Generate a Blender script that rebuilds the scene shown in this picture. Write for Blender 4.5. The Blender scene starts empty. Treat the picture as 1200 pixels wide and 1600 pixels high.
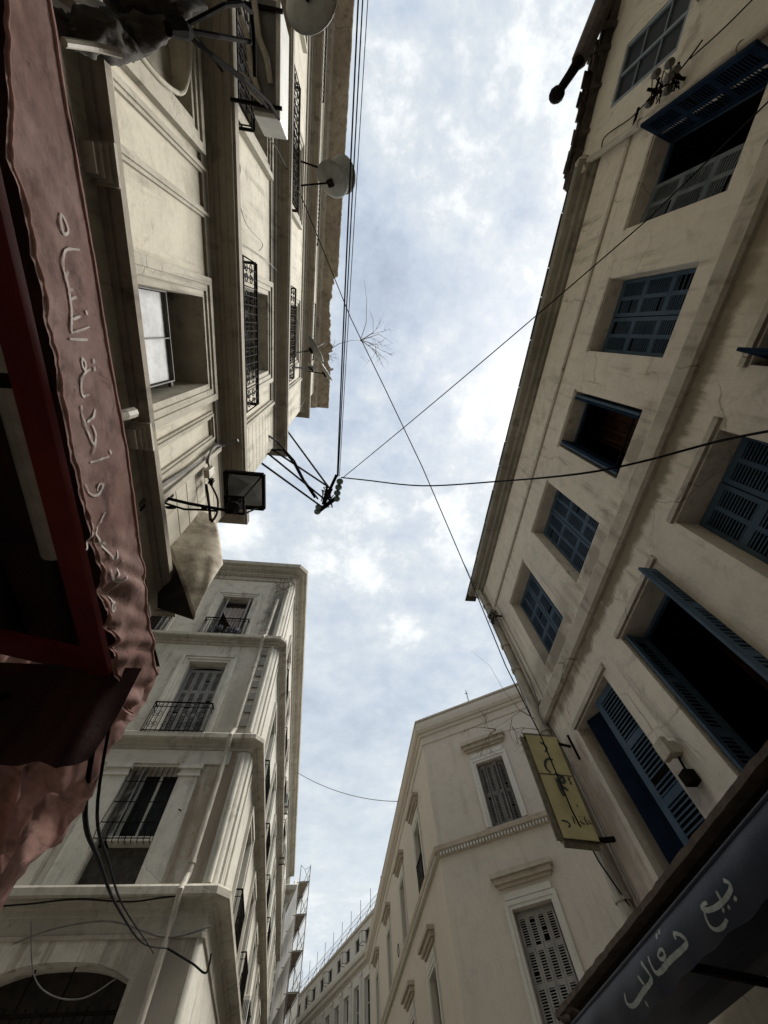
import bpy, bmesh, math, random
from mathutils import Vector, Matrix, noise as mnoise
random.seed(7)
C = bpy.context.scene.collection
S = bpy.context.scene
R_ = math.radians

# ------------------------------------------------------------------ camera
ROT = Matrix(((0.99160, -0.08268, -0.09958), (-0.11688, -0.90376, -0.41178), (-0.05595, 0.41997, -0.90582)))
def _orth(m):
    x = Vector(m[0]).normalized(); y = Vector(m[1]); y = (y - x*x.dot(y)).normalized(); z = x.cross(y)
    return Matrix((x, y, z))
ROT = _orth(ROT)
CAM = Vector((0, 0, 1.6))
FPX = 615.0
cd = bpy.data.cameras.new('camera'); cam = bpy.data.objects.new('camera', cd); C.objects.link(cam)
cam.matrix_world = Matrix.Translation(CAM) @ ROT.to_4x4()
cd.sensor_fit = 'HORIZONTAL'; cd.sensor_width = 36; cd.lens = FPX/1200*36
cd.clip_start = 0.02; cd.clip_end = 2000
S.camera = cam
def ray(px, py): return ROT @ Vector((px-600, -(py-800), -FPX))
def hx(px, py, x): d = ray(px, py); return CAM + d*((x-CAM.x)/d.x)
def hy(px, py, y): d = ray(px, py); return CAM + d*((y-CAM.y)/d.y)
def hz(px, py, z): d = ray(px, py); return CAM + d*((z-CAM.z)/d.z)

# ------------------------------------------------------------------ sun and sky
SUN_DIR = Vector((0.50, 0.02, 0.86)).normalized()
ld = bpy.data.lights.new('sun', 'SUN'); ld.energy = 3.0; ld.angle = R_(30); ld.color = (1.0, 0.965, 0.91)
so = bpy.data.objects.new('sun', ld); C.objects.link(so)
so.rotation_euler = SUN_DIR.to_track_quat('Z', 'Y').to_euler()
W = bpy.data.worlds.new('World'); S.world = W; W.use_nodes = True
nt = W.node_tree; nt.nodes.clear()
def N(t, **k):
    n = nt.nodes.new(t)
    for a, b in k.items(): setattr(n, a, b)
    return n
L = nt.links.new
out = N('ShaderNodeOutputWorld'); bg = N('ShaderNodeBackground'); L(bg.outputs[0], out.inputs[0])
sky = N('ShaderNodeTexSky'); sky.sky_type = 'NISHITA'; sky.sun_disc = False
sky.sun_elevation = math.asin(SUN_DIR.z); sky.sun_rotation = math.atan2(SUN_DIR.x, SUN_DIR.y); sky.air_density = 1.2; sky.dust_density = 2.5
geo = N('ShaderNodeTexCoord')
sep = N('ShaderNodeSeparateXYZ'); L(geo.outputs['Generated'], sep.inputs[0])
def M(op, a, b=None, c=None, clamp=False):
    n = N('ShaderNodeMath', operation=op, use_clamp=clamp)
    for i, v in enumerate((a, b, c)):
        if v is None: continue
        if hasattr(v, 'links'): L(v, n.inputs[i])
        else: n.inputs[i].default_value = v
    return n.outputs[0]
zc = M('MAXIMUM', sep.outputs[2], 0.06)
cx = M('DIVIDE', sep.outputs[0], M('ADD', zc, 0.12)); cy = M('DIVIDE', sep.outputs[1], M('ADD', zc, 0.12))
cb = N('ShaderNodeCombineXYZ'); L(cx, cb.inputs[0]); L(cy, cb.inputs[1])
def noise(vec, scale, detail, rough, off, dist=0.0):
    mp = N('ShaderNodeMapping'); mp.inputs['Location'].default_value = off; L(vec, mp.inputs[0])
    n = N('ShaderNodeTexNoise'); n.inputs['Scale'].default_value = scale; n.inputs['Detail'].default_value = detail
    n.inputs['Roughness'].default_value = rough; n.inputs['Distortion'].default_value = dist
    L(mp.outputs[0], n.inputs[0]); return n.outputs[0]
def ramp(fac, pts):
    r = N('ShaderNodeValToRGB'); el = r.color_ramp.elements
    while len(el) < len(pts): el.new(0.5)
    for e, (p, c) in zip(el, pts): e.position = p; e.color = (*c, 1)
    L(fac, r.inputs[0]); return r.outputs[0]
def mixc(f, a, b, mode='MIX'):
    m = N('ShaderNodeMix', data_type='RGBA', blend_type=mode)
    for i, v in ((0, f), (6, a), (7, b)):
        if hasattr(v, 'links'): L(v, m.inputs[i])
        elif i == 0: m.inputs[0].default_value = v
        else: m.inputs[i].default_value = (*v, 1)
    return m.outputs[2]
big = noise(cb.outputs[0], 2.1, 4, 0.5, (3.1, 1.7, 0), 0.1)
fine = noise(cb.outputs[0], 5.5, 10, 0.62, (0.4, 5.2, 0), 0.12)
def blob(px, py, k, amp):
    d = ray(px, py).normalized()
    dp = N('ShaderNodeVectorMath', operation='DOT_PRODUCT'); nrm = N('ShaderNodeVectorMath', operation='NORMALIZE')
    L(geo.outputs['Generated'], nrm.inputs[0]); L(nrm.outputs[0], dp.inputs[0]); dp.inputs[1].default_value = d
    return M('MULTIPLY', M('POWER', M('MAXIMUM', dp.outputs['Value'], 0.0), k), amp)
puff = noise(cb.outputs[0], 19.0, 9, 0.70, (2.4, 1.2, 0), 0.1)
shape = M('ADD', M('ADD', M('MULTIPLY', big, 0.36), M('MULTIPLY', fine, 0.44)), M('MULTIPLY', puff, 0.20))
low = M('MINIMUM', blob(500, 1480, 5, 1.0), 1.0)      # the far, smoother and greener cloud down the street
amp = M('SUBTRACT', 1.75, M('MULTIPLY', low, 0.45))
shape = M('ADD', M('MULTIPLY', M('SUBTRACT', shape, 0.5), amp), 0.485)
# broad brightening of the cloud where the sun stands behind it, and thinner cloud to the north-west
adj = M('ADD', blob(800, 540, 30, 0.15), blob(560, 230, 14, -0.09)); adj = M('ADD', adj, blob(770, 190, 40, 0.08))
adj = M('ADD', adj, blob(400, 850, 40, 0.10)); adj = M('ADD', adj, blob(575, 1190, 120, -0.14))
adj = M('ADD', adj, blob(700, 930, 60, 0.07)); adj = M('ADD', adj, blob(520, 1330, 80, 0.06))
adj = M('ADD', adj, blob(610, 480, 60, -0.03))
shape = M('ADD', shape, adj)
cloud = ramp(shape, [(0.24, (0.17, 0.215, 0.28)), (0.38, (0.225, 0.275, 0.34)), (0.48, (0.28, 0.325, 0.375)), (0.56, (0.335, 0.37, 0.395)), (0.63, (0.43, 0.455, 0.46)), (0.74, (0.58, 0.59, 0.58))])
skyb = mixc(1.0, sky.outputs[0], (0.09, 0.09, 0.09), 'MULTIPLY')
cloud = mixc(M('MULTIPLY', low, 0.35), cloud, (0.40, 0.43, 0.42))
col = mixc(0.9, skyb, cloud)
hs = N('ShaderNodeHueSaturation'); hs.inputs['Saturation'].default_value = 0.80; L(col, hs.inputs['Color']); L(hs.outputs[0], bg.inputs[0]); bg.inputs[1].default_value = 1.0
S.view_settings.view_transform = 'Standard'; S.view_settings.look = 'None'; S.view_settings.gamma = 1.0
S.view_settings.exposure = 1.12
S.view_settings.use_curve_mapping = False
S.render.engine = 'CYCLES'
S.cycles.max_bounces = 8; S.cycles.diffuse_bounces = 5

# ------------------------------------------------------------------ mesh helpers
OFF = {}
class MB:
    def __init__(s): s.v = []; s.f = []
    def face(s, pts):
        i = len(s.v); s.v += [tuple(p) for p in pts]; s.f.append(tuple(range(i, i+len(pts)))); return s
    def grid(s, rows, close=False):
        i = len(s.v); n = len(rows[0])
        for r in rows: s.v += [tuple(p) for p in r]
        for a in range(len(rows)-1):
            for b in range(n if close else n-1):
                c = (b+1) % n
                s.f.append((i+a*n+b, i+a*n+c, i+(a+1)*n+c, i+(a+1)*n+b))
        return s
    def obox(s, o, a, b, c):
        o, a, b, c = map(Vector, (o, a, b, c)); i = len(s.v)
        for k in range(8):
            s.v.append(tuple(o + (a if k & 1 else Vector()) + (b if k & 2 else Vector()) + (c if k & 4 else Vector())))
        for q in ((0, 1, 3, 2), (4, 6, 7, 5), (0, 4, 5, 1), (2, 3, 7, 6), (0, 2, 6, 4), (1, 5, 7, 3)): s.f.append(tuple(i+j for j in q))
        return s
    def box(s, x0, x1, y0, y1, z0, z1): return s.obox((x0, y0, z0), (x1-x0, 0, 0), (0, y1-y0, 0), (0, 0, z1-z0))
    def fb(s, F, u0, u1, v0, v1, z0, z1):
        return s.obox(F.P(u0, v0, z0), F.u*(u1-u0), F.n*(v1-v0), Vector((0, 0, z1-z0)))
    def bar(s, p, q, w, h=None):
        p, q = Vector(p), Vector(q); d = (q-p); h = h or w
        a = d.cross(Vector((0, 0, 1)));
        if a.length < 1e-5*d.length or a.length == 0: a = Vector((1, 0, 0))
        a.normalize(); b = d.cross(a).normalized()
        return s.obox(p - a*w/2 - b*h/2, a*w, b*h, d)
    def tube(s, pts, r, n=8, cap=True):
        pts = [Vector(p) for p in pts]; rs = r if isinstance(r, (list, tuple)) else [r]*len(pts); rows = []
        t0 = (pts[1]-pts[0]).normalized(); a = t0.orthogonal().normalized()
        for i, p in enumerate(pts):
            t = (pts[min(i+1, len(pts)-1)] - pts[max(i-1, 0)]).normalized()
            a = (a - t*a.dot(t)).normalized(); b = t.cross(a)
            rows.append([p + (a*math.cos(k*2*math.pi/n) + b*math.sin(k*2*math.pi/n))*rs[i] for k in range(n)])
        s.grid(rows, True)
        if cap: s.face(rows[0][::-1]); s.face(rows[-1])
        return s
    def sphere(s, c, r, n=10, sq=(1, 1, 1)):
        c = Vector(c); rows = []
        for i in range(n//2+1):
            th = math.pi*i/(n//2); rows.append([c + Vector((math.sin(th)*math.cos(k*2*math.pi/n)*sq[0], math.sin(th)*math.sin(k*2*math.pi/n)*sq[1], math.cos(th)*sq[2]))*max(r, 1e-4) for k in range(n)])
        return s.grid(rows, True)
    def sweep(s, path, prof, side=1):
        # path: plan points; prof: (out, z) points, out measured to the given side of the path
        pts = [Vector((p[0], p[1])) for p in path]; rows = []
        for i, p in enumerate(pts):
            d0 = (p-pts[i-1]).normalized() if i else (pts[1]-p).normalized()
            d1 = (pts[i+1]-p).normalized() if i < len(pts)-1 else d0
            n0 = Vector((-d0.y, d0.x))*side; n1 = Vector((-d1.y, d1.x))*side
            m = (n0+n1).normalized(); m = m/max(m.dot(n0), .3)
            rows.append([Vector((p.x+m.x*o, p.y+m.y*o, z)) for o, z in prof])
        s.grid(rows, True); s.face(rows[0]); s.face(rows[-1]); return s
    def build(s, name, mat, parent=None, smooth=False, recalc=True, bevel=0, thick=0, **tags):
        me = bpy.data.meshes.new(name); off = OFF.get(parent.name, Vector()) if parent else Vector()
        me.from_pydata([tuple(Vector(v)-off) for v in s.v], [], s.f); me.validate()
        if recalc:
            bm = bmesh.new(); bm.from_mesh(me)
            bmesh.ops.remove_doubles(bm, verts=bm.verts, dist=1e-5) if smooth else None
            bmesh.ops.recalc_face_normals(bm, faces=bm.faces); bm.to_mesh(me); bm.free()
        if smooth:
            for p in me.polygons: p.use_smooth = True
        me.materials.append(mat)
        o = bpy.data.objects.new(name, me); C.objects.link(o)
        if parent: o.parent = parent; OFF[o.name] = off
        if bevel: m = o.modifiers.new('bevel', 'BEVEL'); m.width = bevel; m.segments = 2; m.limit_method = 'ANGLE'; m.angle_limit = R_(40)
        if thick: m = o.modifiers.new('solid', 'SOLIDIFY'); m.thickness = thick; m.offset = 0
        for k, v in tags.items(): o[k] = v
        return o
def tag(o, label=None, category=None, group=None, kind=None):
    for k, v in (('label', label), ('category', category), ('group', group), ('kind', kind)):
        if v: o[k] = v
    return o
def thing(name, label, cat, loc=(0, 0, 0), group=None, local=False):
    o = bpy.data.objects.new(name, None); C.objects.link(o); o.location = loc; o.empty_display_size = .2
    OFF[o.name] = Vector() if local else Vector(loc)
    return tag(o, label, cat, group)
def solo(mb, name, mat, label, cat, group=None, **k):
    c = Vector(mb.v[0]); o = None
    # the origin sits at the first vertex of the thing
    mb.v = [tuple(Vector(v)-c) for v in mb.v]
    o = mb.build(name, mat, **k); o.location = c
    return tag(o, label, cat, group)
def smooth_path(pts):
    P = [Vector(p) for p in pts]
    if len(P) > 12: return P
    out = []
    for i in range(len(P)-1):
        a, b_, c, d = P[max(i-1, 0)], P[i], P[i+1], P[min(i+2, len(P)-1)]
        for k in range(6):
            t = k/6; out.append(.5*((2*b_)+(c-a)*t+(2*a-5*b_+4*c-d)*t*t+(3*b_-a-3*c+d)*t**3))
    return out+[P[-1]]
class Fr:
    def __init__(s, o, u, n): s.o = Vector((o[0], o[1], 0)); s.u = Vector((u[0], u[1], 0)).normalized(); s.n = Vector((n[0], n[1], 0)).normalized()
    def P(s, u, v, z): p = s.o + s.u*u + s.n*v; return Vector((p.x, p.y, z))
def wall_mb(F, u0, u1, z0, z1, ops, depth=.3, mb=None, step=2.0):
    mb = mb or MB()
    us = sorted({u0, u1, *[o[0] for o in ops], *[o[1] for o in ops]}); zs = sorted({z0, z1, *[o[2] for o in ops], *[o[3] for o in ops]})
    us = [u for u in us if u0 <= u <= u1]; zs = [z for z in zs if z0 <= z <= z1]
    for a, b in zip(us, us[1:]):
        for c, d in zip(zs, zs[1:]):
            m, k = (a+b)/2, (c+d)/2
            if any(o[0] < m < o[1] and o[2] < k < o[3] for o in ops): continue
            mb.face([F.P(a, 0, c), F.P(b, 0, c), F.P(b, 0, d), F.P(a, 0, d)])
    for o in ops:
        a, b, c, d = o[:4]; D = o[4] if len(o) > 4 else depth
        mb.face([F.P(a, 0, c), F.P(a, -D, c), F.P(a, -D, d), F.P(a, 0, d)])
        mb.face([F.P(b, 0, c), F.P(b, 0, d), F.P(b, -D, d), F.P(b, -D, c)])
        mb.face([F.P(a, 0, d), F.P(a, -D, d), F.P(b, -D, d), F.P(b, 0, d)])
        mb.face([F.P(a, 0, c), F.P(b, 0, c), F.P(b, -D, c), F.P(a, -D, c)])
    return mb

# ------------------------------------------------------------------ materials
def mat(name, fn, rough=.8, metal=0.0, spec=.3, bump=0.0, bscale=40):
    global nt, L
    m = bpy.data.materials.new(name); m.use_nodes = True; nt = m.node_tree; L = nt.links.new; nt.nodes.clear()
    o = N('ShaderNodeOutputMaterial'); b = N('ShaderNodeBsdfPrincipled'); L(b.outputs[0], o.inputs[0])
    b.inputs['Roughness'].default_value = rough; b.inputs['Metallic'].default_value = metal; b.inputs['Specular IOR Level'].default_value = spec
    g = N('ShaderNodeNewGeometry'); tc = N('ShaderNodeTexCoord')
    c, h = fn(g.outputs['Position'], tc.outputs['Object'])
    L(c, b.inputs['Base Color'])
    if bump:
        bn = N('ShaderNodeBump'); bn.inputs['Strength'].default_value = 1; bn.inputs['Distance'].default_value = bump
        hh = noise(tc.outputs['Object'], bscale, 6, .6, (0, 0, 0))
        if h is not None: hh = M('ADD', M('MULTIPLY', hh, .5), h)
        L(hh, bn.inputs['Height']); L(bn.outputs[0], b.inputs['Normal'])
    return m
def stretch(v, sc):
    mp = N('ShaderNodeMapping'); mp.inputs['Scale'].default_value = sc; L(v, mp.inputs[0]); return mp.outputs[0]
def plaster(name, a, b, dirt, patch=.5, streak=.6, crack=.5, spots=(), rough=.9, bump=.004, blotch=0.5, seed=0):
    def fn(P, O):
        n1 = noise(P, .55, 5, .6, (seed, 0, 0), .2); n2 = noise(P, 4.5, 8, .65, (0, seed, 0)); n3 = noise(P, 22, 5, .7, (0, 0, seed))
        c = mixc(ramp(n1, [(.38, (0, 0, 0)), (.62, (1, 1, 1))]), a, b)
        c = mixc(M('MULTIPLY', ramp(n2, [(.46, (0, 0, 0)), (.72, (1, 1, 1))]), patch), c, tuple(.52*x+.48*y for x, y in zip(a, dirt)))
        # rain streaks
        st = noise(stretch(P, (5.5, 5.5, .32)), 1.0, 6, .6, (seed*2, 0, 0), .15)
        msk = noise(P, .9, 4, .6, (0, 9+seed, 0))
        sf = M('MULTIPLY', ramp(st, [(.52, (0, 0, 0)), (.70, (1, 1, 1))]), ramp(msk, [(.42, (0, 0, 0)), (.62, (1, 1, 1))]))
        c = mixc(M('MULTIPLY', sf, streak), c, dirt)
        # blotches of grime and flaked paint
        bl = noise(P, 2.2, 9, .72, (5, seed, 2), .4)
        c = mixc(M('MULTIPLY', ramp(bl, [(.56, (0, 0, 0)), (.66, (1, 1, 1))]), blotch), c, tuple(x*.9 for x in dirt))
        fl = noise(P, 9, 7, .7, (1, 2, seed), .2)
        c = mixc(M('MULTIPLY', ramp(fl, [(.68, (0, 0, 0)), (.71, (1, 1, 1))]), blotch*.7), c, tuple(min(1, x*1.25) for x in b))
        c = mixc(M('MULTIPLY', ramp(n3, [(.35, (0, 0, 0)), (.7, (1, 1, 1))]), .26), c, tuple(x*.55 for x in a))
        sp_ = noise(P, 42, 3, .6, (seed, 3, 1)); c = mixc(M('MULTIPLY', M('MULTIPLY', ramp(sp_, [(.62, (0, 0, 0)), (.70, (1, 1, 1))]), ramp(n2, [(.4, (0, 0, 0)), (.6, (1, 1, 1))])), .55), c, dirt)
        h = M('MULTIPLY', n2, .6)
        if crack:
            vo = N('ShaderNodeTexVoronoi', feature='DISTANCE_TO_EDGE'); vo.inputs['Scale'].default_value = .8
            wv = N('ShaderNodeVectorMath', operation='ADD'); nz = N('ShaderNodeTexNoise'); nz.inputs['Scale'].default_value = 1.7; nz.inputs['Detail'].default_value = 6; L(P, nz.inputs[0])
            sc = N('ShaderNodeVectorMath', operation='SCALE'); sc.inputs['Scale'].default_value = .55; L(nz.outputs['Color'], sc.inputs[0]); L(P, wv.inputs[0]); L(sc.outputs[0], wv.inputs[1]); L(wv.outputs[0], vo.inputs[0])
            cm = noise(P, .7, 3, .5, (seed, 4, 4))
            cf = M('MULTIPLY', ramp(vo.outputs['Distance'], [(.0, (1, 1, 1)), (.010, (0, 0, 0))]), ramp(cm, [(.5, (0, 0, 0)), (.6, (1, 1, 1))]))
            c = mixc(M('MULTIPLY', cf, crack), c, tuple(x*.35 for x in dirt)); h = M('SUBTRACT', h, M('MULTIPLY', cf, .8))
        for (ctr, rad, col, amt) in spots:
            sv = N('ShaderNodeVectorMath', operation='SUBTRACT'); L(P, sv.inputs[0]); sv.inputs[1].default_value = ctr
            dv = N('ShaderNodeVectorMath', operation='DIVIDE'); L(sv.outputs[0], dv.inputs[0]); dv.inputs[1].default_value = rad
            ln = N('ShaderNodeVectorMath', operation='LENGTH'); L(dv.outputs[0], ln.inputs[0])
            d = M('ADD', ln.outputs['Value'], M('MULTIPLY', M('SUBTRACT', bl, .5), 1.6)); d = M('ADD', d, M('MULTIPLY', M('SUBTRACT', st, .5), 2.0))
            c = mixc(M('MULTIPLY', ramp(d, [(.35, (1, 1, 1)), (.95, (0, 0, 0))]), amt), c, col)
        return c, h
    return mat(name, fn, rough, bump=bump, bscale=30)
def simple(name, a, b, rough=.6, metal=0, scale=6, bump=0, spec=.3, th=(.4, .65), detail=6, st=(1, 1, 1)):
    def fn(P, O):
        n = noise(stretch(O, st), scale, detail, .6, (0, 0, 0), .2)
        return mixc(ramp(n, [(th[0], (0, 0, 0)), (th[1], (1, 1, 1))]), a, b), None
    return mat(name, fn, rough, metal, bump=bump, spec=spec)

MA = plaster('aged_cream_plaster', (.56, .515, .41), (.47, .435, .345), (.15, .125, .09), .85, 1.0, .0, seed=1, spots=[((-1.9, 1.0, 7.2), (.5, 1.6, .5), (.30, .26, .19), .6), ((-1.9, 2.3, 5.6), (.4, .7, .8), (.27, .24, .19), .6)])
MAt = plaster('weathered_stone_trim', (.31, .275, .215), (.235, .205, .16), (.08, .065, .048), .8, .9, .2, seed=2)
MAl = plaster('pale_window_surround', (.46, .425, .345), (.36, .33, .26), (.11, .09, .065), .9, 1.0, .2, seed=3)
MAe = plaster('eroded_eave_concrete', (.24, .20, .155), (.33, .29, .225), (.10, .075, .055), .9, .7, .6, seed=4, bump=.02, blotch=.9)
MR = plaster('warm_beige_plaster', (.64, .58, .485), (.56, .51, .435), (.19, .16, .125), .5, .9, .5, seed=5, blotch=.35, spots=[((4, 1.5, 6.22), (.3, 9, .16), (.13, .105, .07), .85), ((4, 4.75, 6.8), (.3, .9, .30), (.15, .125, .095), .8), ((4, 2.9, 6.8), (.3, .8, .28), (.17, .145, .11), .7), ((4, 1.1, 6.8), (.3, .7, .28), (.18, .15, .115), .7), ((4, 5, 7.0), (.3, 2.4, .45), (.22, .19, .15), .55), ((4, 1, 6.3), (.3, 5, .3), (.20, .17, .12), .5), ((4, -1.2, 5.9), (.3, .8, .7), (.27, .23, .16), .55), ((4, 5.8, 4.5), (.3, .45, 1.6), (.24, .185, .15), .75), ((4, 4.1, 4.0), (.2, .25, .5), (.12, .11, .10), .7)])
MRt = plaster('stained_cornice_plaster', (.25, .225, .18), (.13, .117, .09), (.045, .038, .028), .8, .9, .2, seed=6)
MRs = plaster('cracked_string_course_plaster', (.46, .415, .345), (.36, .32, .265), (.13, .105, .075), .9, .9, .8, seed=7)
MR0 = plaster('grey_beige_plaster', (.58, .535, .45), (.50, .465, .395), (.17, .15, .11), .4, .8, .4, seed=8, spots=[((4, -4.7, 8.2), (.3, .35, 1.4), (.15, .13, .10), .8)])
MB_ = plaster('pale_grey_plaster', (.58, .54, .455), (.51, .48, .41), (.17, .14, .105), .6, 1.0, .2, seed=9, blotch=.5, spots=[((-2.3, 10, 6.9), (1.15, .6, 2.2), (.25, .20, .145), .95), ((-2.25, 10, 13.6), (.55, .5, 2.4), (.12, .115, .095), .95), ((-2.4, 10, 4.0), (1.4, .5, 2.0), (.24, .21, .165), .85), ((-3.9, 10, 5.2), (2.4, .5, .35), (.27, .245, .2), .7), ((-2.6, 10, 9.6), (.4, .3, 1.4), (.33, .30, .24), .6)])
MBt = plaster('light_stone_trim', (.56, .535, .46), (.50, .475, .41), (.15, .13, .10), .5, .9, .1, seed=10, blotch=.35)
MBd = plaster('dirty_cornice_trim', (.44, .41, .34), (.33, .30, .245), (.10, .085, .06), .8, .9, .1, seed=11)
MBq = plaster('dark_quoin_plaster', (.27, .26, .225), (.23, .22, .19), (.15, .14, .12), .4, .4, 0, seed=12)
MC = plaster('rosy_cream_plaster', (.52, .468, .405), (.48, .445, .39), (.27, .235, .185), .35, .35, .15, seed=13, blotch=.15)
MCt = plaster('brown_stained_hood', (.43, .38, .31), (.38, .33, .265), (.19, .155, .11), .6, .6, 0, seed=14)
MCw = plaster('off_white_surround', (.56, .55, .50), (.50, .49, .45), (.3, .28, .24), .3, .5, 0, seed=15, blotch=.15)
MD = plaster('white_grey_render', (.56, .54, .48), (.50, .48, .43), (.32, .30, .26), .3, .4, 0, seed=16, blotch=.1)
MBLUE = simple('faded_blue_paint', (.040, .068, .104), (.066, .098, .134), .75, scale=3, th=(.35, .7), spec=.12)
MBLUEG = simple('chalky_grey_blue_paint', (.10, .12, .135), (.16, .175, .185), .8, scale=4, spec=.1)
MBLUE2 = simple('deep_blue_with_painted_shade', (.005, .012, .026), (.010, .021, .042), .85, scale=3, spec=.05)  # blue darkened further so its colour carries the shade on open leaves
MGREY = simple('grey_shutter_paint', (.20, .195, .19), (.27, .26, .245), .7, scale=5)
MGREYD = simple('dark_grey_wood', (.10, .095, .09), (.15, .14, .13), .7, scale=5)
MIRON = simple('black_iron', (.006, .0055, .005), (.014, .011, .009), .9, 0, scale=14, spec=.04)
MCAB = simple('black_cable', (.005, .005, .006), (.012, .012, .012), .8, spec=.08)
MCABG = simple('grey_cable', (.10, .095, .085), (.16, .15, .13), .7)
MGL = simple('dark_window_glass', (.010, .012, .014), (.022, .026, .028), .5, spec=.12, scale=1.5)
MGLW = simple('dirty_frosted_glass', (.08, .083, .083), (.30, .31, .315), .6, 0, scale=4, th=(.3, .6), detail=10)
MDARK = simple('unlit_interior', (.018, .015, .013), (.032, .025, .02), .95)  # near-black base colour stands in for the darkness behind openings
MNAVY = simple('navy_with_painted_shade', (.004, .008, .017), (.007, .013, .026), .9, spec=.03)  # the inner leaf's shade is mixed into this navy
MPAN = simple('dark_weathered_panel', (.05, .044, .038), (.085, .077, .068), .9, scale=8)
MBLK = simple('painted_slat_gap_shade', (.004, .004, .004), (.008, .008, .008), .95, spec=.02)  # black that replaces the shade in the slots
MROOM = simple('dim_brown_woodwork', (.05, .022, .014), (.09, .04, .025), .8)
def _pink(P, O):
    a = noise(P, 2.4, 8, .6, (0, 0, 0), .4); b_ = noise(stretch(P, (1, 1, 3)), 7, 8, .7, (3, 0, 0), .3); c_ = noise(P, 20, 6, .7, (7, 0, 0)); d_ = noise(P, 5, 9, .75, (1, 8, 0), .5)
    c = mixc(ramp(a, [(.35, (0, 0, 0)), (.65, (1, 1, 1))]), (.42, .235, .195), (.54, .36, .315))
    c = mixc(M('MULTIPLY', ramp(b_, [(.5, (0, 0, 0)), (.68, (1, 1, 1))]), .7), c, (.19, .105, .09))
    c = mixc(M('MULTIPLY', ramp(d_, [(.57, (0, 0, 0)), (.63, (1, 1, 1))]), .65), c, (.13, .07, .06))
    c = mixc(M('MULTIPLY', ramp(c_, [(.45, (0, 0, 0)), (.7, (1, 1, 1))]), .35), c, (.15, .085, .075))
    return c, M('MULTIPLY', c_, .4)
MPINK = mat('faded_pink_awning_cloth', _pink, .85, bump=.0025, bscale=60)
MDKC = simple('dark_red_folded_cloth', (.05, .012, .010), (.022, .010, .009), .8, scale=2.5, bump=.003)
MPAINT = simple('chalky_white_paint', (.56, .50, .45), (.36, .26, .22), .8, scale=30, th=(.45, .75))
MRED = simple('red_metal_frame', (.17, .016, .010), (.11, .010, .008), .5, scale=4)
MTARP = simple('dark_blue_tarpaulin', (.010, .013, .024), (.018, .022, .034), .5, scale=3, spec=.2, bump=.002)
MLET = simple('grey_white_lettering', (.30, .31, .27), (.20, .21, .19), .7, scale=20)
MRUST = simple('rusty_brown_sheet_edge', (.10, .075, .055), (.06, .042, .03), .9, scale=9, bump=.006)
MHOOD = simple('mottled_zinc_sheet', (.46, .41, .31), (.15, .115, .075), .8, 0, scale=4.5, bump=.004, th=(.38, .66), detail=12)
MDISH = simple('grey_dish_paint', (.22, .22, .20), (.15, .147, .13), .5, scale=4)
MYEL = simple('yellowed_sign_panel', (.54, .47, .25), (.43, .37, .19), .6, scale=3)
MYELB = simple('sign_edge_metal', (.19, .17, .12), (.12, .10, .07), .7, scale=12)
MSLET = simple('faded_dark_lettering', (.045, .05, .05), (.08, .085, .07), .8, scale=12)
MPIPE = simple('painted_drainpipe', (.40, .365, .30), (.26, .235, .19), .6, scale=5, st=(3, 3, .6), th=(.4, .62))
MTWIG = simple('dry_brown_twig', (.10, .07, .045), (.15, .11, .07), .9, scale=20)
MLEAF = simple('dry_weed_leaf', (.09, .085, .05), (.14, .11, .07), .9, scale=20)
MAC = simple('white_air_conditioner', (.52, .51, .47), (.42, .41, .37), .5, scale=5)
MGRN = simple('green_glass_insulator', (.02, .05, .03), (.05, .10, .06), .15, spec=.7, scale=9)
MNET = simple('pale_scaffold_sheeting', (.74, .73, .70), (.62, .61, .58), .9, scale=.8)
MTIM = simple('scaffold_plank', (.13, .10, .075), (.18, .14, .10), .9, scale=3)
MCURT = simple('striped_curtain', (.42, .34, .31), (.50, .45, .42), .9, scale=4)
MROAD = simple('street_stone', (.16, .15, .135), (.22, .205, .18), .85, scale=1.2, bump=.01)
MLAMP = simple('lantern_glass', (.06, .06, .055), (.10, .10, .09), .3, spec=.5)
MTILE = simple('broken_roof_tile', (.075, .058, .046), (.035, .028, .024), .9, scale=6, bump=.01)
MFAS = simple('dark_fascia_board', (.035, .03, .024), (.065, .055, .042), .85, scale=3, st=(1, .3, 3))  # dark brown board with stretched streaks of tone
MPVC = simple('pale_junction_box', (.40, .37, .30), (.30, .27, .22), .6, scale=12)

def translucent(m, k):
    t_ = m.node_tree; b_ = [n for n in t_.nodes if n.type == 'BSDF_PRINCIPLED'][0]; o_ = [n for n in t_.nodes if n.type == 'OUTPUT_MATERIAL'][0]
    tr = t_.nodes.new('ShaderNodeBsdfTranslucent'); mx = t_.nodes.new('ShaderNodeMixShader'); mx.inputs[0].default_value = k
    src = b_.inputs['Base Color'].links[0].from_socket; t_.links.new(src, tr.inputs[0])
    t_.links.new(b_.outputs[0], mx.inputs[1]); t_.links.new(tr.outputs[0], mx.inputs[2]); t_.links.new(mx.outputs[0], o_.inputs[0])
translucent(MPINK, .42); translucent(MLAMP, .2); translucent(MNET, .5); translucent(MCURT, .4)

# ------------------------------------------------------------------ the ground
g = MB(); n = 12
g.grid([[Vector((-250+500*i/n, -250+500*j/n, 0)) for i in range(n+1)] for j in range(n+1)])
tag(g.build('street_paving', MROAD, recalc=False), kind='structure')

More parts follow.
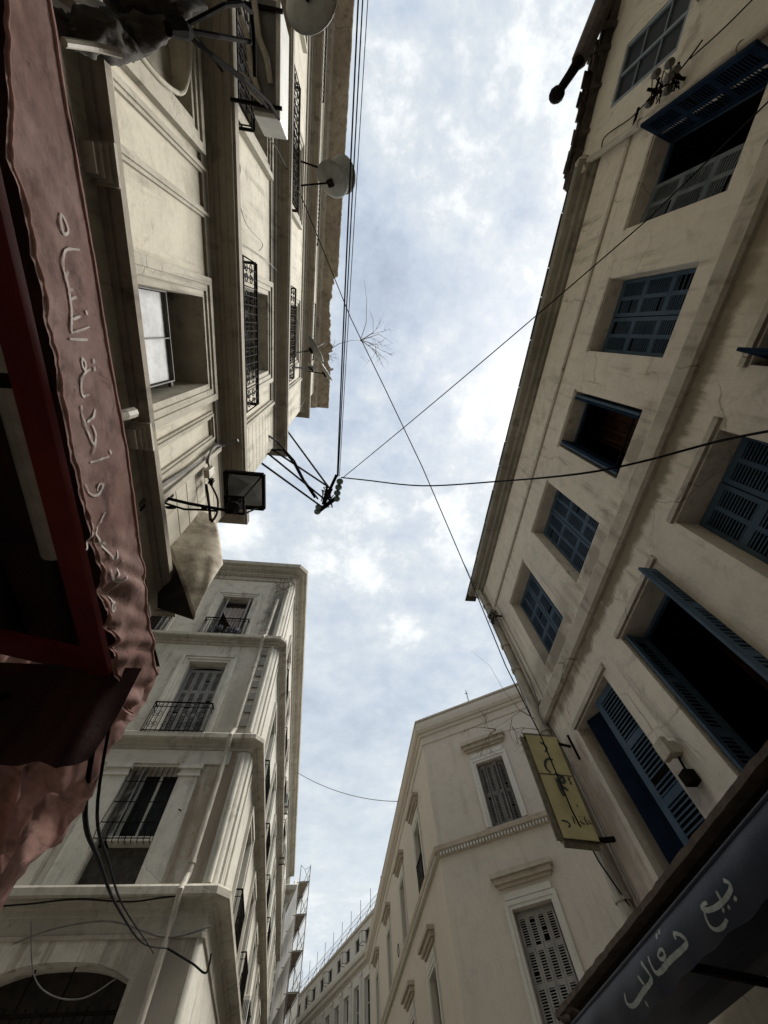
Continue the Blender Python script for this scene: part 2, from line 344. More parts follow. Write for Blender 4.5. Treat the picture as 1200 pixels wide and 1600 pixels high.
# ------------------------------------------------------------------ shared parts
def leaf(parent, O, e, m, w, h, cols=2, rows=3, ns=11, mt=None, name='shutter', arch=0, t=.035, stile=.055, rail=.09, **tags):
    """louvred leaf: O bottom corner, e along the width, m thickness direction"""
    mt = mt or MBLUE; e = Vector(e).normalized(); m = Vector(m).normalized(); Z = Vector((0, 0, 1)); O = Vector(O); b = MB()
    cw = (w - stile*(cols+1))/cols; rh = (h - rail*(rows+1))/rows
    for c in range(cols+1): b.obox(O + e*(c*(cw+stile)), e*stile, m*t, Z*h)
    for r in range(rows+1):
        for c in range(cols): b.obox(O + e*(stile + c*(cw+stile)) + Z*(r*(rh+rail)) + m*.002, e*cw, m*(t-.004), Z*rail)
    for r in range(rows):
        for c in range(cols):
            p = O + e*(stile + c*(cw+stile)) + Z*(rail + r*(rh+rail)); sp = rh/ns
            for k in range(ns):
                if random.random() < .03: continue
                j_ = random.uniform(-.05, .05)*sp
                b.obox(p + Z*(k*sp+sp*.30+j_) + m*(t*.56), e*cw, m*(t*.36)-Z*sp*.1, Z*sp*.36)
                b.obox(p + Z*(k*sp+sp*.30+j_) + m*(t*.08), e*cw, m*(t*.36)-Z*sp*.1, Z*sp*.36)
    o = b.build(name, mt, parent, **tags)
    k = MB(); k.obox(O + e*.02 + m*t*.47 + Z*.02, e*(w-.04), m*t*.06, Z*(h-.04)); k.build('louvre_gap_shade', MBLK, o)  # black sheet added behind the slats to paint the shade in their gaps
    return o
def backing(parent, F, u0, u1, v, z0, z1, mt=None, name='interior'):
    b = MB(); b.face([F.P(u0, v, z0), F.P(u1, v, z0), F.P(u1, v, z1), F.P(u0, v, z1)]); return b.build(name, mt or MDARK, parent)
def room(parent, F, u0, u1, v, z0, z1, d=1.6, name='room', mt=None):
    b = MB(); e = .35
    A = [(u0, z0), (u1, z0), (u1, z1), (u0, z1)]
    Bk = [(u0-e, z0-.6), (u1+e, z0-.6), (u1+e, z1+.5), (u0-e, z1+.5)]
    for i in range(4):
        j = (i+1) % 4
        b.face([F.P(A[i][0], v, A[i][1]), F.P(A[j][0], v, A[j][1]), F.P(Bk[j][0], v-.02, Bk[j][1]), F.P(Bk[i][0], v-.02, Bk[i][1])])
        b.face([F.P(Bk[i][0], v-.02, Bk[i][1]), F.P(Bk[j][0], v-.02, Bk[j][1]), F.P(Bk[j][0], v-d, Bk[j][1]), F.P(Bk[i][0], v-d, Bk[i][1])])
    b.face([F.P(x, v-d, z) for x, z in Bk]); return b.build(name, mt or MDARK, parent, recalc=False)
def sash(parent, F, u0, u1, v, z0, z1, nu=2, nz=3, fm=None, gm=None, fw=.06, name='window'):
    b = MB()
    b.fb(F, u0, u0+fw, v, v+.05, z0, z1); b.fb(F, u1-fw, u1, v, v+.05, z0, z1)
    b.fb(F, u0+fw, u1-fw, v, v+.05, z1-fw, z1); b.fb(F, u0+fw, u1-fw, v, v+.05, z0, z0+fw)
    for i in range(1, nu):
        u = u0+(u1-u0)*i/nu; b.fb(F, u-fw*.4, u+fw*.4, v, v+.046, z0+fw, z1-fw)
    for i in range(1, nz):
        z = z0+(z1-z0)*i/nz; b.fb(F, u0+fw, u1-fw, v, v+.036, z-fw*.25, z+fw*.25)
    o = b.build(name, fm or MGREY, parent)
    backing(o, F, u0+.02, u1-.02, v+.012, z0+.02, z1-.02, gm or MGL, 'pane'); return o
def surround(b, F, u0, u1, z0, z1, w=.18, steps=((0, .1, .03), (.06, .1, .05), (.13, .05, .075)), sides='lrt'):
    """stepped moulding round an opening"""
    for a, ww, d in steps:
        ww = min(ww, w-a)
        if 'l' in sides: b.fb(F, u0-a-ww, u0-a, 0, d, z0, z1+a)
        if 'r' in sides: b.fb(F, u1+a, u1+a+ww, 0, d, z0, z1+a)
        if 't' in sides: b.fb(F, u0-a-ww, u1+a+ww, 0, d, z1+a, z1+a+ww)
        if 'b' in sides: b.fb(F, u0-a-ww, u1+a+ww, 0, d, z0-a-ww, z0-a)
def spiral(c, e, f, r0, r1, t0, turns, n=20):
    return [Vector(c) + (Vector(e)*math.cos(t0+2*math.pi*turns*i/n) + Vector(f)*math.sin(t0+2*math.pi*turns*i/n))*(r0+(r1-r0)*i/n) for i in range(n+1)]
def balustrade(parent, F, u0, u1, v0, v1, z0, z1, name='balcony_railing', dense=.11, scroll=True, mt=None, sides=True):
    b = MB(); Z = Vector((0, 0, 1))
    def run(P0, P1):
        d = P1-P0; n_ = max(2, int(d.length/dense)); e = d.normalized(); h = z1-z0
        b.bar(P0+Z*h, P1+Z*h, .035, .02); b.bar(P0+Z*.04, P1+Z*.04, .02, .02); b.bar(P0+Z*h*.84, P1+Z*h*.84, .015, .012)
        for i in range(n_+1):
            p = P0 + d*i/n_; b.bar(p, p+Z*h, .014, .014)
        if scroll and d.length > .5:
            m = max(1, int(d.length/.3)); s_ = d.length/m
            for i in range(m):
                c = P0 + e*(s_*(i+.5)) + Z*h*.42
                for sg in (1, -1):
                    b.tube(spiral(c + Z*h*.16 + e*sg*.05, e*sg, Z, .012, .085, 0, 1.3, 14), .007, 4)
                    b.tube(spiral(c - Z*h*.16 + e*sg*.05, e*sg, -Z, .012, .085, 0, 1.3, 14), .007, 4)
                b.tube(spiral(c + Z*h*.44, e, Z, .04, .04, 0, 1, 10), .006, 4)
    run(F.P(u0, v1, z0), F.P(u1, v1, z0))
    if sides: run(F.P(u0, v0, z0), F.P(u0, v1, z0)); run(F.P(u1, v0, z0), F.P(u1, v1, z0))
    return b.build(name, mt or MIRON, parent)
def body(parent, x0, x1, y0, y1, z1, mt, name='rear_walls', skip=''):
    b = MB()
    f = {'W': [(x0, y0, 0), (x0, y1, 0), (x0, y1, z1), (x0, y0, z1)], 'E': [(x1, y0, 0), (x1, y1, 0), (x1, y1, z1), (x1, y0, z1)],
         'S': [(x0, y0, 0), (x1, y0, 0), (x1, y0, z1), (x0, y0, z1)], 'N': [(x0, y1, 0), (x1, y1, 0), (x1, y1, z1), (x0, y1, z1)],
         'T': [(x0, y0, z1), (x1, y0, z1), (x1, y1, z1), (x0, y1, z1)]}
    for k, q in f.items():
        if k not in skip: b.face(q)
    return b.build(name, mt, parent, recalc=False)

# ================================================================== RIGHT: building with blue shutters
RB = thing('apartment_building', 'warm beige four-bay building with blue louvred shutters along the right side', 'building', (4, 1.5, 0))
FR = Fr((4, 0), (0, 1), (-1, 0))
RY0, RY1 = -3.3, 6.28
up = [(-3.02, -1.91), (-1.23, -.13), (.55, 1.58), (2.32, 3.46), (4.19, 5.34)]
lo = [(-3.02, -1.95), (-1.35, -.14), (.53, 1.67), (2.32, 3.5), (4.2, 5.4)]
ops = [(a, b, 6.96, 8.81, .25) for a, b in up] + [(a, b, 3.45, 5.68, .32) for a, b in lo]
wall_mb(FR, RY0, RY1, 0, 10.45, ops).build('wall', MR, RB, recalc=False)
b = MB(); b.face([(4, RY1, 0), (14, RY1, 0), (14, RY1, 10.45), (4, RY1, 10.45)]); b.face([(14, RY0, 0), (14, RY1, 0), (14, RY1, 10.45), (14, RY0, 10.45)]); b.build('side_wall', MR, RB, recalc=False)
MB().box(3.98, 14, RY0, RY1-.02, 10.46, 10.7).build('roof', MRt, RB)
prof = [(0, 10.38), (.05, 10.40), (.07, 10.47), (.13, 10.50), (.15, 10.58), (.21, 10.62), (.25, 10.66), (.26, 10.80), (.20, 10.84), (-.3, 10.95), (-.3, 10.38)]
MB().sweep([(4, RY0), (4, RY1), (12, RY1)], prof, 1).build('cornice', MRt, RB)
t = MB(); y = RY0+.02
while y < RY1+.2:      # broken row of ridge tiles on the cornice edge
    w = random.uniform(.5, 1.3)
    if random.random() < .96: t.box(3.732+random.uniform(-.006, .008), 4.05, y, y+w-.012, 10.845+random.uniform(0, .004), 10.866)
    y += w
t.build('edge_tiles', MTILE, RB)
prof = [(0, 6.30), (.05, 6.30), (.095, 6.33), (.10, 6.55), (.07, 6.60), (0, 6.62), (-.05, 6.62), (-.05, 6.30)]
MB().sweep([(4, RY0), (4, RY1), (12, RY1)], prof, 1).build('string_course', MRs, RB)
MB().sweep([(4, RY0), (4, 5.95)], [(0, 9.46), (.03, 9.47), (.035, 9.53), (0, 9.56), (-.02, 9.56), (-.02, 9.46)], 1).build('moulding', MRs, RB)
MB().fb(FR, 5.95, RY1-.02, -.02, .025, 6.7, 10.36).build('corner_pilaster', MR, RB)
for i, (a, bb) in enumerate(up):
    w = (bb-a)/2
    bk = MB()
    for q in ((a-.02, bb+.02),):
        bk.fb(FR, q[0], q[1], .0, .018, 8.83, 8.88)
    bk.build('lintel', MRs, RB)
    fr = MB(); fr.fb(FR, a, a+.04, -.30, -.25, 6.96, 8.81); fr.fb(FR, bb-.04, bb, -.30, -.25, 6.96, 8.81); fr.fb(FR, a+.04, bb-.04, -.30, -.25, 8.77, 8.81); fr.fb(FR, a+.04, bb-.04, -.30, -.25, 6.96, 7.0)
    wi = fr.build('window', MBLUE, RB)
    if i in (1, 3, 4):
        backing(wi, FR, a, bb, -.34, 6.9, 8.9)
        for s_ in (0, 1): leaf(wi, FR.P(a+.01+s_*w, -.255, 6.98), FR.u, FR.n, w-.015, 1.81, 2, 3, 11)
    elif i == 0:
        room(wi, FR, a, bb, -.31, 6.96, 8.81)
        leaf(wi, FR.P(a+w, -.255, 6.98), FR.u+FR.n*.10, FR.n, w-.015, 1.81, 2, 3, 11, MBLUEG)
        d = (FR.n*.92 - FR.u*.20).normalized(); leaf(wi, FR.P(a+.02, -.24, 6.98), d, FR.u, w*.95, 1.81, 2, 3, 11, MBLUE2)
    else:
        room(wi, FR, a, bb, -.31, 6.96, 8.81)
        for uu, sg in ((a+.03, 1), (bb-.03, -1)):
            for k in range(2):
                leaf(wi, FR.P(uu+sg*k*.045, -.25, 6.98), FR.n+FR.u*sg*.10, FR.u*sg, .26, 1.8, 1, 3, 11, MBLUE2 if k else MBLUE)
        cu = MB(); cu.grid([[FR.P(a+.1+.8*k/24, -.9+.04*math.sin(k*1.3), z_) for k in range(25)] for z_ in (6.6, 9.1)]); cu.build('curtain', MROOM, wi, recalc=False)
        r = MB(); r.bar(FR.P(a+.1, -.04, 7.12), FR.P(bb-.1, -.04, 7.12), .02); r.bar(FR.P(a+.1, -.04, 7.0), FR.P(bb-.1, -.04, 7.0), .015)
        for k in range(5): r.bar(FR.P(a+.12+k*(bb-a-.24)/4, -.04, 6.98), FR.P(a+.12+k*(bb-a-.24)/4, -.04, 7.12), .012)
        r.build('guard_rail', MIRON, wi)
for i, (a, bb) in enumerate(lo):
    w = (bb-a)/2; Z0, Z1 = 3.45, 5.68
    bk = MB(); bk.fb(FR, a-.12, bb+.03, -.0, .05, 5.70, 5.76); bk.fb(FR, a-.12, bb+.03, 0, .025, 5.765, 5.80); bk.build('lintel', MRs, RB)
    fr = MB(); fr.fb(FR, a, a+.05, -.38, -.32, Z0, Z1); fr.fb(FR, bb-.05, bb, -.38, -.32, Z0, Z1); fr.fb(FR, a+.05, bb-.05, -.38, -.32, Z1-.05, Z1)
    wi = fr.build('window', MBLUE, RB)
    if i in (0, 2):
        backing(wi, FR, a, bb, -.44, Z0, Z1)
        for s_ in (0, 1): leaf(wi, FR.P(a+.01+s_*w, -.325, Z0), FR.u, FR.n, w-.015, Z1-Z0-.02, 2, 4, 11)
    else:
        room(wi, FR, a, bb, -.39, Z0, Z1)
        q = MB(); q.bar(FR.P(a+.2, -1.0, 4.2), FR.P(a+.5, -1.3, 6.0), .12, .08); q.fb(FR, a+.3, bb, -1.5, -1.45, 3.4, 5.9); q.build('inner_door', MROOM, wi)
        if i == 1:
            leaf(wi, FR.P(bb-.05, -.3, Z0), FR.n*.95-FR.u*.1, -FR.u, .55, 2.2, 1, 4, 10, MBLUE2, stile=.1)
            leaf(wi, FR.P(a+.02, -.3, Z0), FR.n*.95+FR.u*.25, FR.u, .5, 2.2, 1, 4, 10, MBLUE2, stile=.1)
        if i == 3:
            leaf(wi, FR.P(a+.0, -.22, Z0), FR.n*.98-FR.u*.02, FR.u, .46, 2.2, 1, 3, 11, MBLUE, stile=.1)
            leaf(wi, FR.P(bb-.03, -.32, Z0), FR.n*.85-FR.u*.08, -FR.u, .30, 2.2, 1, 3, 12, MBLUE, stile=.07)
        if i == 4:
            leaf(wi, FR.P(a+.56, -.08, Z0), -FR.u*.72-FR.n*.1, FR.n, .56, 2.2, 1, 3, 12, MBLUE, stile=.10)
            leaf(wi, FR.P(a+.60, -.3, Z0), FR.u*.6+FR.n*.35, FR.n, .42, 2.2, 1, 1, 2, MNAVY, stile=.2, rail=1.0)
def pipe(parent, pts, r, name='drainpipe', mt=None, collars=(), cr=1.25):
    b = MB(); b.tube(pts, r, 12)
    for p, d in collars: p = Vector(p); d = Vector(d).normalized(); b.tube([p-d*.04, p+d*.04], r*cr, 12)
    return b.build(name, mt or MPIPE, parent, smooth=False)
Z = Vector((0, 0, 1))
pipe(RB, [(3.85, 6.2, 10.4), (3.88, 6.16, 10.1), (3.9, 6.15, 9.8), (3.9, 6.15, 3)], .085, collars=[((3.9, 6.15, z), Z) for z in (9.75, 8.3, 7.6, 6.2, 5.0, 3.9)] + [((3.86, 6.19, 10.25), (0, 0, 1))])
b = MB(); b.tube([(3.97, 5.98, 9.5), (3.965, 5.96, 7.2), (3.96, 6.02, 6.7), (3.87, 6.02, 6.5), (3.87, 6.02, 6.25), (3.96, 5.98, 6.1), (3.965, 5.95, 5.0), (3.965, 5.97, 3.5)], .009, 6)
b.tube([(3.97, 5.82, 9.4), (3.97, 5.80, 7.0), (3.97, 5.82, 6.65)], .007, 5); b.build('conduit', MCABG, RB)

# neighbour further back with torn eave
R0 = thing('apartment_building', 'grey beige building with broken tiled eave at the top right corner', 'building', (4, -8, 0))
F0 = Fr((4, 0), (0, 1), (-1, 0))
w0 = [(-4.78, -3.97, 8.93, 10.52, .06), (-7.3, -6.4, 8.93, 10.5, .1), (-10, -9, 8.9, 10.5, .1), (-5.6, -4.7, 5.0, 6.7, .2), (-8.2, -7.3, 5.0, 6.7, .2)]
wall_mb(F0, -24, -3.3, 0, 11.45, w0).build('wall', MR0, R0, recalc=False)
b = MB(); b.face([(4, -3.305, 10.3), (14, -3.305, 10.3), (14, -3.305, 11.5), (4, -3.305, 11.5)]); b.face([(3.99, -24, 11.46), (14, -24, 11.46), (14, -3.3, 11.46), (3.99, -3.3, 11.46)]); b.face([(14, -24, 0), (14, -3.3, 0), (14, -3.3, 11.46), (14, -24, 11.46)]); b.build('roof', MTILE, R0, recalc=False)
for k, (a, bb, c, d, _) in enumerate(w0): sash(R0, F0, a+.005, bb-.005, -.055, c+.005, d-.005, 2 if k else 2, 3, MGREY if k > 2 else simple('grey_blue_frame', (.13, .16, .18), (.17, .20, .22), .5), MGL, .05)
MB().sweep([(4, -24), (4, -4.35)], [(0, 8.55), (.09, 8.58), (.10, 8.72), (0, 8.78), (-.02, 8.78), (-.02, 8.55)], 1).build('string_course', MRt, R0)
e = MB(); y = -24
while y < -3.2:
    w = random.uniform(.14, .26); o_ = random.uniform(.16, .27)+.05*math.sin(y*2.3); z = 11.42+random.uniform(-.10, .04)
    e.obox((4.05, y, z), (-o_-.05, random.uniform(-.05, .05), -random.uniform(.0, .16)), (0, w, random.uniform(-.03, .03)), (0, 0, random.uniform(.02, .05)))
    y += w*random.uniform(.25, .5)
e.box(3.86, 4.1, -24, -3.3, 11.2, 11.44)
e.build('broken_eave_tiles', MTILE, R0)
e = MB(); y = -24.
while y < -3.4:
    w = random.uniform(.05, .09); e.obox((4.0, y, 11.2+random.uniform(-.1, .05)), (-random.uniform(.1, .26), .02, random.uniform(0, .12)), (0, w, 0), (0, 0, .07)); y += random.uniform(.14, .3)
e.build('rafter_ends', MTILE, R0)
pA = [(3.88, -3.28, 11.1), (3.9, -3.27, 10.4), (3.92, -3.27, 9.2), (3.92, -3.3, 7.2), (3.92, -3.3, 3)]
pipe(R0, pA, .055, collars=[((3.92, -3.28, 9.2), Z), ((3.92, -3.3, 7.5), Z)])
b = MB(); b.tube([(3.93, -3.1, 10.62), (3.86, -3.27, 10.75), (3.88, -3.3, 10.95)], [.11, .14, .09], 10); b.build('pipe_elbow', MPIPE, R0)
# long gutter pole sticking out over the street
gp = thing('gutter_pipe', 'long dark loose gutter pipe with round end jutting over the street', 'gutter', (3.9, -5.7, 11.6))
p0 = hx(950, -10, 3.8); p1 = hx(905, 95, 3.35); p2 = hx(890, 118, 3.25); p3 = hx(870, 148, 3.1)
MB().tube([p0, p1], [.17, .13], 9).build('gutter_sleeve', MTILE, gp); MB().tube([p1-(p1-p0)*.02, p2, p3], [.095, .08, .07], 10).build('gutter_tube', MIRON, gp)
MB().sphere(p3, .135, 12, (1, .9, 1)).build('end_cap', MIRON, gp)

# ================================================================== LEFT: near building with string courses and balconies
AB = thing('apartment_building', 'tall weathered cream building with balconies and string courses on the left', 'building', (-1.9, -5, 0))
FA = Fr((-1.9, 0), (0, 1), (1, 0))
AY1 = 2.85
pitch = 3.55
ops = []; w1 = []; w2 = []; w3 = []; w4 = []
for k in range(0, 4):
    s_ = -pitch*k if k else 0
    if k == 1: w1.append((-2.75, -1.75, 5.3, 7.05, .4))
    else: w1.append((-.13+s_, .86+s_, 5.3, 7.0, .4))
    w2.append((-.40+s_, 1.02+s_, 7.8, 10.6, .35)); w3.append((-.40+s_, 1.0+s_, 11.6, 14.7, .35)); w4.append((-.35+s_, .95+s_, 16.7, 18.9, .3))
sh = [(-.55, 1.15, 0, 4.3, .6), (-3.4, -1.6, 0, 4.3, .6), (1.5, 2.5, 0, 3.6, .5)]
ops = w1+w2+w3+w4+sh
wall_mb(FA, -30, AY1, 0, 20.9, ops).build('wall', MA, AB, recalc=False)
body(AB, -13, -1.9, -30, AY1, 20.9, MA, skip='E')
pth = [(-1.9, -30), (-1.9, AY1), (-9, AY1)]
# string courses: many thin steps, as on the photographed mouldings
MB().sweep(pth, [(0, 4.90), (.036, 4.90), (.036, 5.085), (-.05, 5.085), (-.05, 4.90)], -1).build('frieze', MAl, AB)
MB().sweep(pth, [(0, 5.087), (.09, 5.088), (.095, 5.105), (.11, 5.108), (.113, 5.092), (.185, 5.095), (.19, 5.16), (.14, 5.19), (0, 5.21), (-.05, 5.21), (-.05, 5.087)], -1).build('string_course', MAt, AB)
def course(z, o, name='string_course', k=1.0):
    pr = [(0, z-.30*k), (.03, z-.30*k), (.035, z-.14*k), (.07, z-.13*k), (.075, z-.05*k), (.12, z-.04*k), (.125, z-.012), (o*.62, z), (o*.66, z+.014), (o*.9, z+.014), (o*.93, z+.05), (o, z+.06), (o, z+.20), (o-.05, z+.26), (0, z+.30), (-.05, z+.30), (-.05, z-.30*k)]
    return MB().sweep(pth, pr, -1).build(name, MAt, AB)
course(7.52, .31); course(11.42, .32, k=1.5); course(16.3, .33, k=1.8)
# eave with an eroded edge
ev = MB(); rows = []; y = -30.0; ys = []
while y < AY1+.74: ys.append(y); y += .09
ys.append(AY1+.74)
def eo(y):
    base = .80 if y < -1.9 else .77
    if -1.9 < y < .7: base = .66 - .10*math.sin((y+1.9)*1.2)
    if 1.1 < y < 1.75: base = .60
    if y > 1.75: base = .72
    return base + (random.uniform(-.012, .012) if y < -1.9 or y > 1.75 else random.uniform(-.05, .05))
for y in ys:
    o_ = eo(y); dz = random.uniform(-.012, .012)
    rows.append([Vector((-1.9+q, y, z_)) for q, z_ in ((-.1, 20.6), (.0, 20.6), (.12, 20.66), (.20, 20.85), (o_-.03, 20.93+dz), (o_, 20.97+dz), (o_, 21.12+dz), (o_-.1, 21.2), (-.1, 21.3))])
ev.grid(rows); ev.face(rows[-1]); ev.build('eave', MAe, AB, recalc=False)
# surrounds of the openings, each a part
for lst, w_, st_ in ((w1, .22, ((0, .08, .03), (.07, .08, .05), (.14, .08, .07))), (w2+w3, .24, ((0, .09, .04), (.08, .09, .07), (.16, .08, .10))), (w4, .2, ((0, .1, .03), (.09, .1, .06)))):
    for (a, bb, c, d, _) in lst: b = MB(); surround(b, FA, a, bb, c, d, w_, st_); b.build('window_surround', MAl, AB)
for k in range(0, 3):     # framed blind panels between the bays
    s_ = -pitch*k
    for (a, bb, c, d) in ((-1.45+s_, -.95+s_, 5.4, 7.38), (1.22+s_, 1.62+s_, 5.4, 7.1)) if k == 0 else ((-1.45+s_-.2, -.95+s_-.2, 5.4, 7.38),):
        b = MB()
        for q, w, dd in ((0, .03, .03), (.03, .03, .05), (.06, .03, .03)):
            b.fb(FA, a+q, a+q+w, 0, dd, c+q, d-q); b.fb(FA, bb-q-w, bb-q, 0, dd, c+q, d-q); b.fb(FA, a+q+w, bb-q-w, 0, dd, d-q-w, d-q); b.fb(FA, a+q+w, bb-q-w, 0, dd, c+q, c+q+w)
        b.build('blind_panel', MAl, AB)
for u in (-.80, 1.05, -3.9):
    b = MB()
    for q, v_, z0_, z1_ in ((.07, .06, 3.2, 4.895), (.08, .12, 4.95, 4.985), (.09, .145, 4.988, 5.02), (.105, .17, 5.023, 5.05), (.12, .20, 5.053, 5.082)): b.fb(FA, u-q, u+q, 0.001, v_, z0_, z1_)
    b.build('pilaster', MAl, AB)
MB().fb(FA, -30, AY1-.02, 0, .05, 3.75, 4.86).build('shop_fascia', MFAS, AB)
MB().fb(FA, -30, AY1-.05, .05, .09, 4.0, 4.06).build('fascia_batten', MFAS, AB)
b = MB(); b.tube(smooth_path([hx(203, 60, -1.84), hx(222, 90, -1.84), hx(245, 118, -1.84), hx(268, 139, -1.84), hx(284, 145, -1.84), hx(292, 128, -1.84), hx(297, 95, -1.84), hx(297, 50, -1.84), hx(290, -10, -1.84)]), .02, 8); b.build('arched_moulding', MAl, AB)
b = MB(); b.grid([[hx(px, py, -2.05) for px, py in q] for q in (((215, 55), (225, 85), (245, 112), (262, 130)), ((240, 50), (246, 75), (255, 100), (266, 125)), ((262, 45), (263, 70), (266, 95), (268, 118)))]); b.build('torn_board', MAl, AB, recalc=False)
# corner strip with grooved rustication
b = MB(); z = 3.2
while z < 20.4:
    if not any(zc_-.32 < z+.13 < zc_+.32 for zc_ in (7.5, 11.45, 16.3)) and not 4.8 < z < 5.35:
        b.fb(FA, 1.83, AY1-.0, .0, .035, z, z+.265)
    z += .285
b.box(-2.3, -1.9, AY1, AY1+.03, 3.2, 20.4)
b.build('rusticated_corner', MA, AB)
b = MB()
for z0_, z1_ in ((5.35, 7.2), (7.85, 11.1), (11.75, 15.9)):
    b = MB(); b.fb(FA, 1.69, 1.73, 0, .05, z0_, z1_); b.fb(FA, 1.735, 1.80, 0, .085, z0_, z1_); b.build('corner_moulding', MAl, AB)
# window joinery
for i, (a, bb, c, d, D) in enumerate(w1):
    if i == 0:
        room(AB, FA, a, bb, -.399, c, d, 1.0, 'window_recess')
        o = sash(AB, FA, a+.005, bb-.08, -.20, c+.005, 6.45, 2, 1, MGREYD, MGLW, .012)
        MB().fb(FA, a+.005, bb-.005, -.24, -.205, 6.475, 6.53).build('transom', MGREYD, o)
    else: o = sash(AB, FA, a, bb, -.40, c, d, 2, 1, MGREY, MGL, .05)
for ws in (w2, w3):
    for (a, bb, c, d, D) in ws:
        b = MB(); b.fb(FA, a, a+.06, -.35, -.28, c, d); b.fb(FA, bb-.06, bb, -.35, -.28, c, d); b.fb(FA, a+.06, bb-.06, -.35, -.28, d-.06, d)
        wi = b.build('window', MGREY, AB); backing(wi, FA, a, bb, -.36, c, d)
        w = (bb-a-.14)/4
        for k in range(4): leaf(wi, FA.P(a+.07+k*w, -.34, c+.02), FA.u, FA.n, w-.01, d-c-.1, 1, 4, 14, MGREY, stile=.05)
for i, (a, bb, c, d, D) in enumerate(w4): sash(AB, FA, a, bb, -.28, c, d, 2, 2, simple('pale_green_frame', (.14, .2, .15), (.2, .26, .2), .6) if i == 0 else MGREY, MGL, .06)
for (a, bb, c, d, D) in sh: backing(AB, FA, a, bb, -D, c, d, MDARK, 'shop_front')
for k in range(0, 4):
    s_ = -pitch*k
    balustrade(AB, FA, -.70+s_, 1.34+s_, .02, .30, 7.75, 8.52)
    balustrade(AB, FA, -.70+s_, 1.34+s_, .02, .31, 11.65, 12.45)
    balustrade(AB, FA, -.62+s_, 1.2+s_, .02, .30, 16.52, 17.2, scroll=False)
# ================================================================== corner building lower left
BB = thing('apartment_building', 'pale corner building with white window surrounds and drainpipe at lower left', 'building', (-1.85, 10, 0))
FB = Fr((0, 10), (1, 0), (0, -1)); FBS = Fr((-1.85, 0), (0, 1), (1, 0))
BX, BY1, rc = -1.85, 34.5, .10
wf0 = [(-4.38, -3.22, 12.12, 14.42, .28), (-7.0, -5.9, 12.12, 14.42, .28)]
wf1 = [(-4.40, -3.26, 8.62, 11.12, .28), (-7.0, -5.9, 8.62, 11.12, .28)]
wf2 = [(-4.48, -3.36, 5.58, 7.86, .30), (-7.1, -6.0, 5.58, 7.86, .3)]
arch_c, arch_w, arch_s, arch_t = -3.98, 1.13, 4.44, 4.66
wall_mb(FB, -12, BX-rc, 4.74, 16.0, wf0+wf1+wf2).build('wall', MB_, BB, recalc=False)
# ground floor wall with a flat-arched opening
b = MB(); na = 20
def az(u): t_ = abs(u-arch_c)/arch_w; return arch_s + (arch_t-arch_s)*max(0, 1-t_**2.6)
b.face([FB.P(-12, 0, 0), FB.P(arch_c-arch_w, 0, 0), FB.P(arch_c-arch_w, 0, 4.74), FB.P(-12, 0, 4.74)]); b.face([FB.P(arch_c+arch_w, 0, 0), FB.P(BX-rc, 0, 0), FB.P(BX-rc, 0, 4.74), FB.P(arch_c+arch_w, 0, 4.74)])
for k in range(na):
    a = arch_c-arch_w+2*arch_w*k/na; c = a+2*arch_w/na; za, zc2 = az(a), az(c)
    b.face([FB.P(a, 0, za), FB.P(c, 0, zc2), FB.P(c, 0, 4.74), FB.P(a, 0, 4.74)]); b.face([FB.P(a, 0, za), FB.P(c, 0, zc2), FB.P(c, -.4, zc2), FB.P(a, -.4, za)])
for a in (arch_c-arch_w, arch_c+arch_w): b.face([FB.P(a, 0, 0), FB.P(a, -.4, 0), FB.P(a, -.4, az(a)), FB.P(a, 0, az(a))])
b.build('ground_floor_wall', MB_, BB, recalc=False)
ga = MB(); ga.face([FB.P(arch_c-arch_w, -.4, 0), FB.P(arch_c+arch_w, -.4, 0), FB.P(arch_c+arch_w, -.4, 4.7), FB.P(arch_c-arch_w, -.4, 4.7)])
gd = ga.build('doorway', MDARK, BB); gb = MB(); gb.bar(FB.P(arch_c-arch_w, -.2, 4.15), FB.P(arch_c+arch_w, -.2, 4.15), .04)
for k in range(15): u = arch_c-arch_w+.07+k*2*(arch_w-.07)/14; gb.bar(FB.P(u, -.2, 2), FB.P(u, -.2, 4.22), .018)
for k in (4, 8): u = arch_c-arch_w+.07+k*2*(arch_w-.07)/14; gb.bar(FB.P(u, -.2, 4.2), FB.P(u, -.2, az(u)), .02)
gb.build('gate_bars', MIRON, gd)
# rounded corner and street side
b = MB(); rows = []
for k in range(7):
    t_ = math.pi/2*k/6; x = BX-rc+rc*math.sin(t_); yy = 10+rc-rc*math.cos(t_); rows.append([Vector((x, yy, 0)), Vector((x, yy, 16))])
b.grid(rows); b.build('rounded_corner', MBt, BB, recalc=False, smooth=True)
sw = []
for k in range(7):
    yc = 12.2+k*3.3
    for z0_, z1_ in ((12.15, 14.5), (8.62, 11.2), (5.6, 7.9)): sw.append((yc, yc+1.15, z0_, z1_, .25))
wall_mb(FBS, 10+rc, BY1, 0, 16, sw).build('street_wall', MBt, BB, recalc=False)
body(BB, -12, BX, 10, BY1, 16.0, MB_, skip='ES')
arcp = [(BX-rc+rc*math.sin(math.pi/2*k/5), 10+rc-rc*math.cos(math.pi/2*k/5)) for k in range(6)]
bp = [(-12, 10), (BX-.04, 10), (BX, 10.04), (BX, BY1), (BX-3, BY1)]
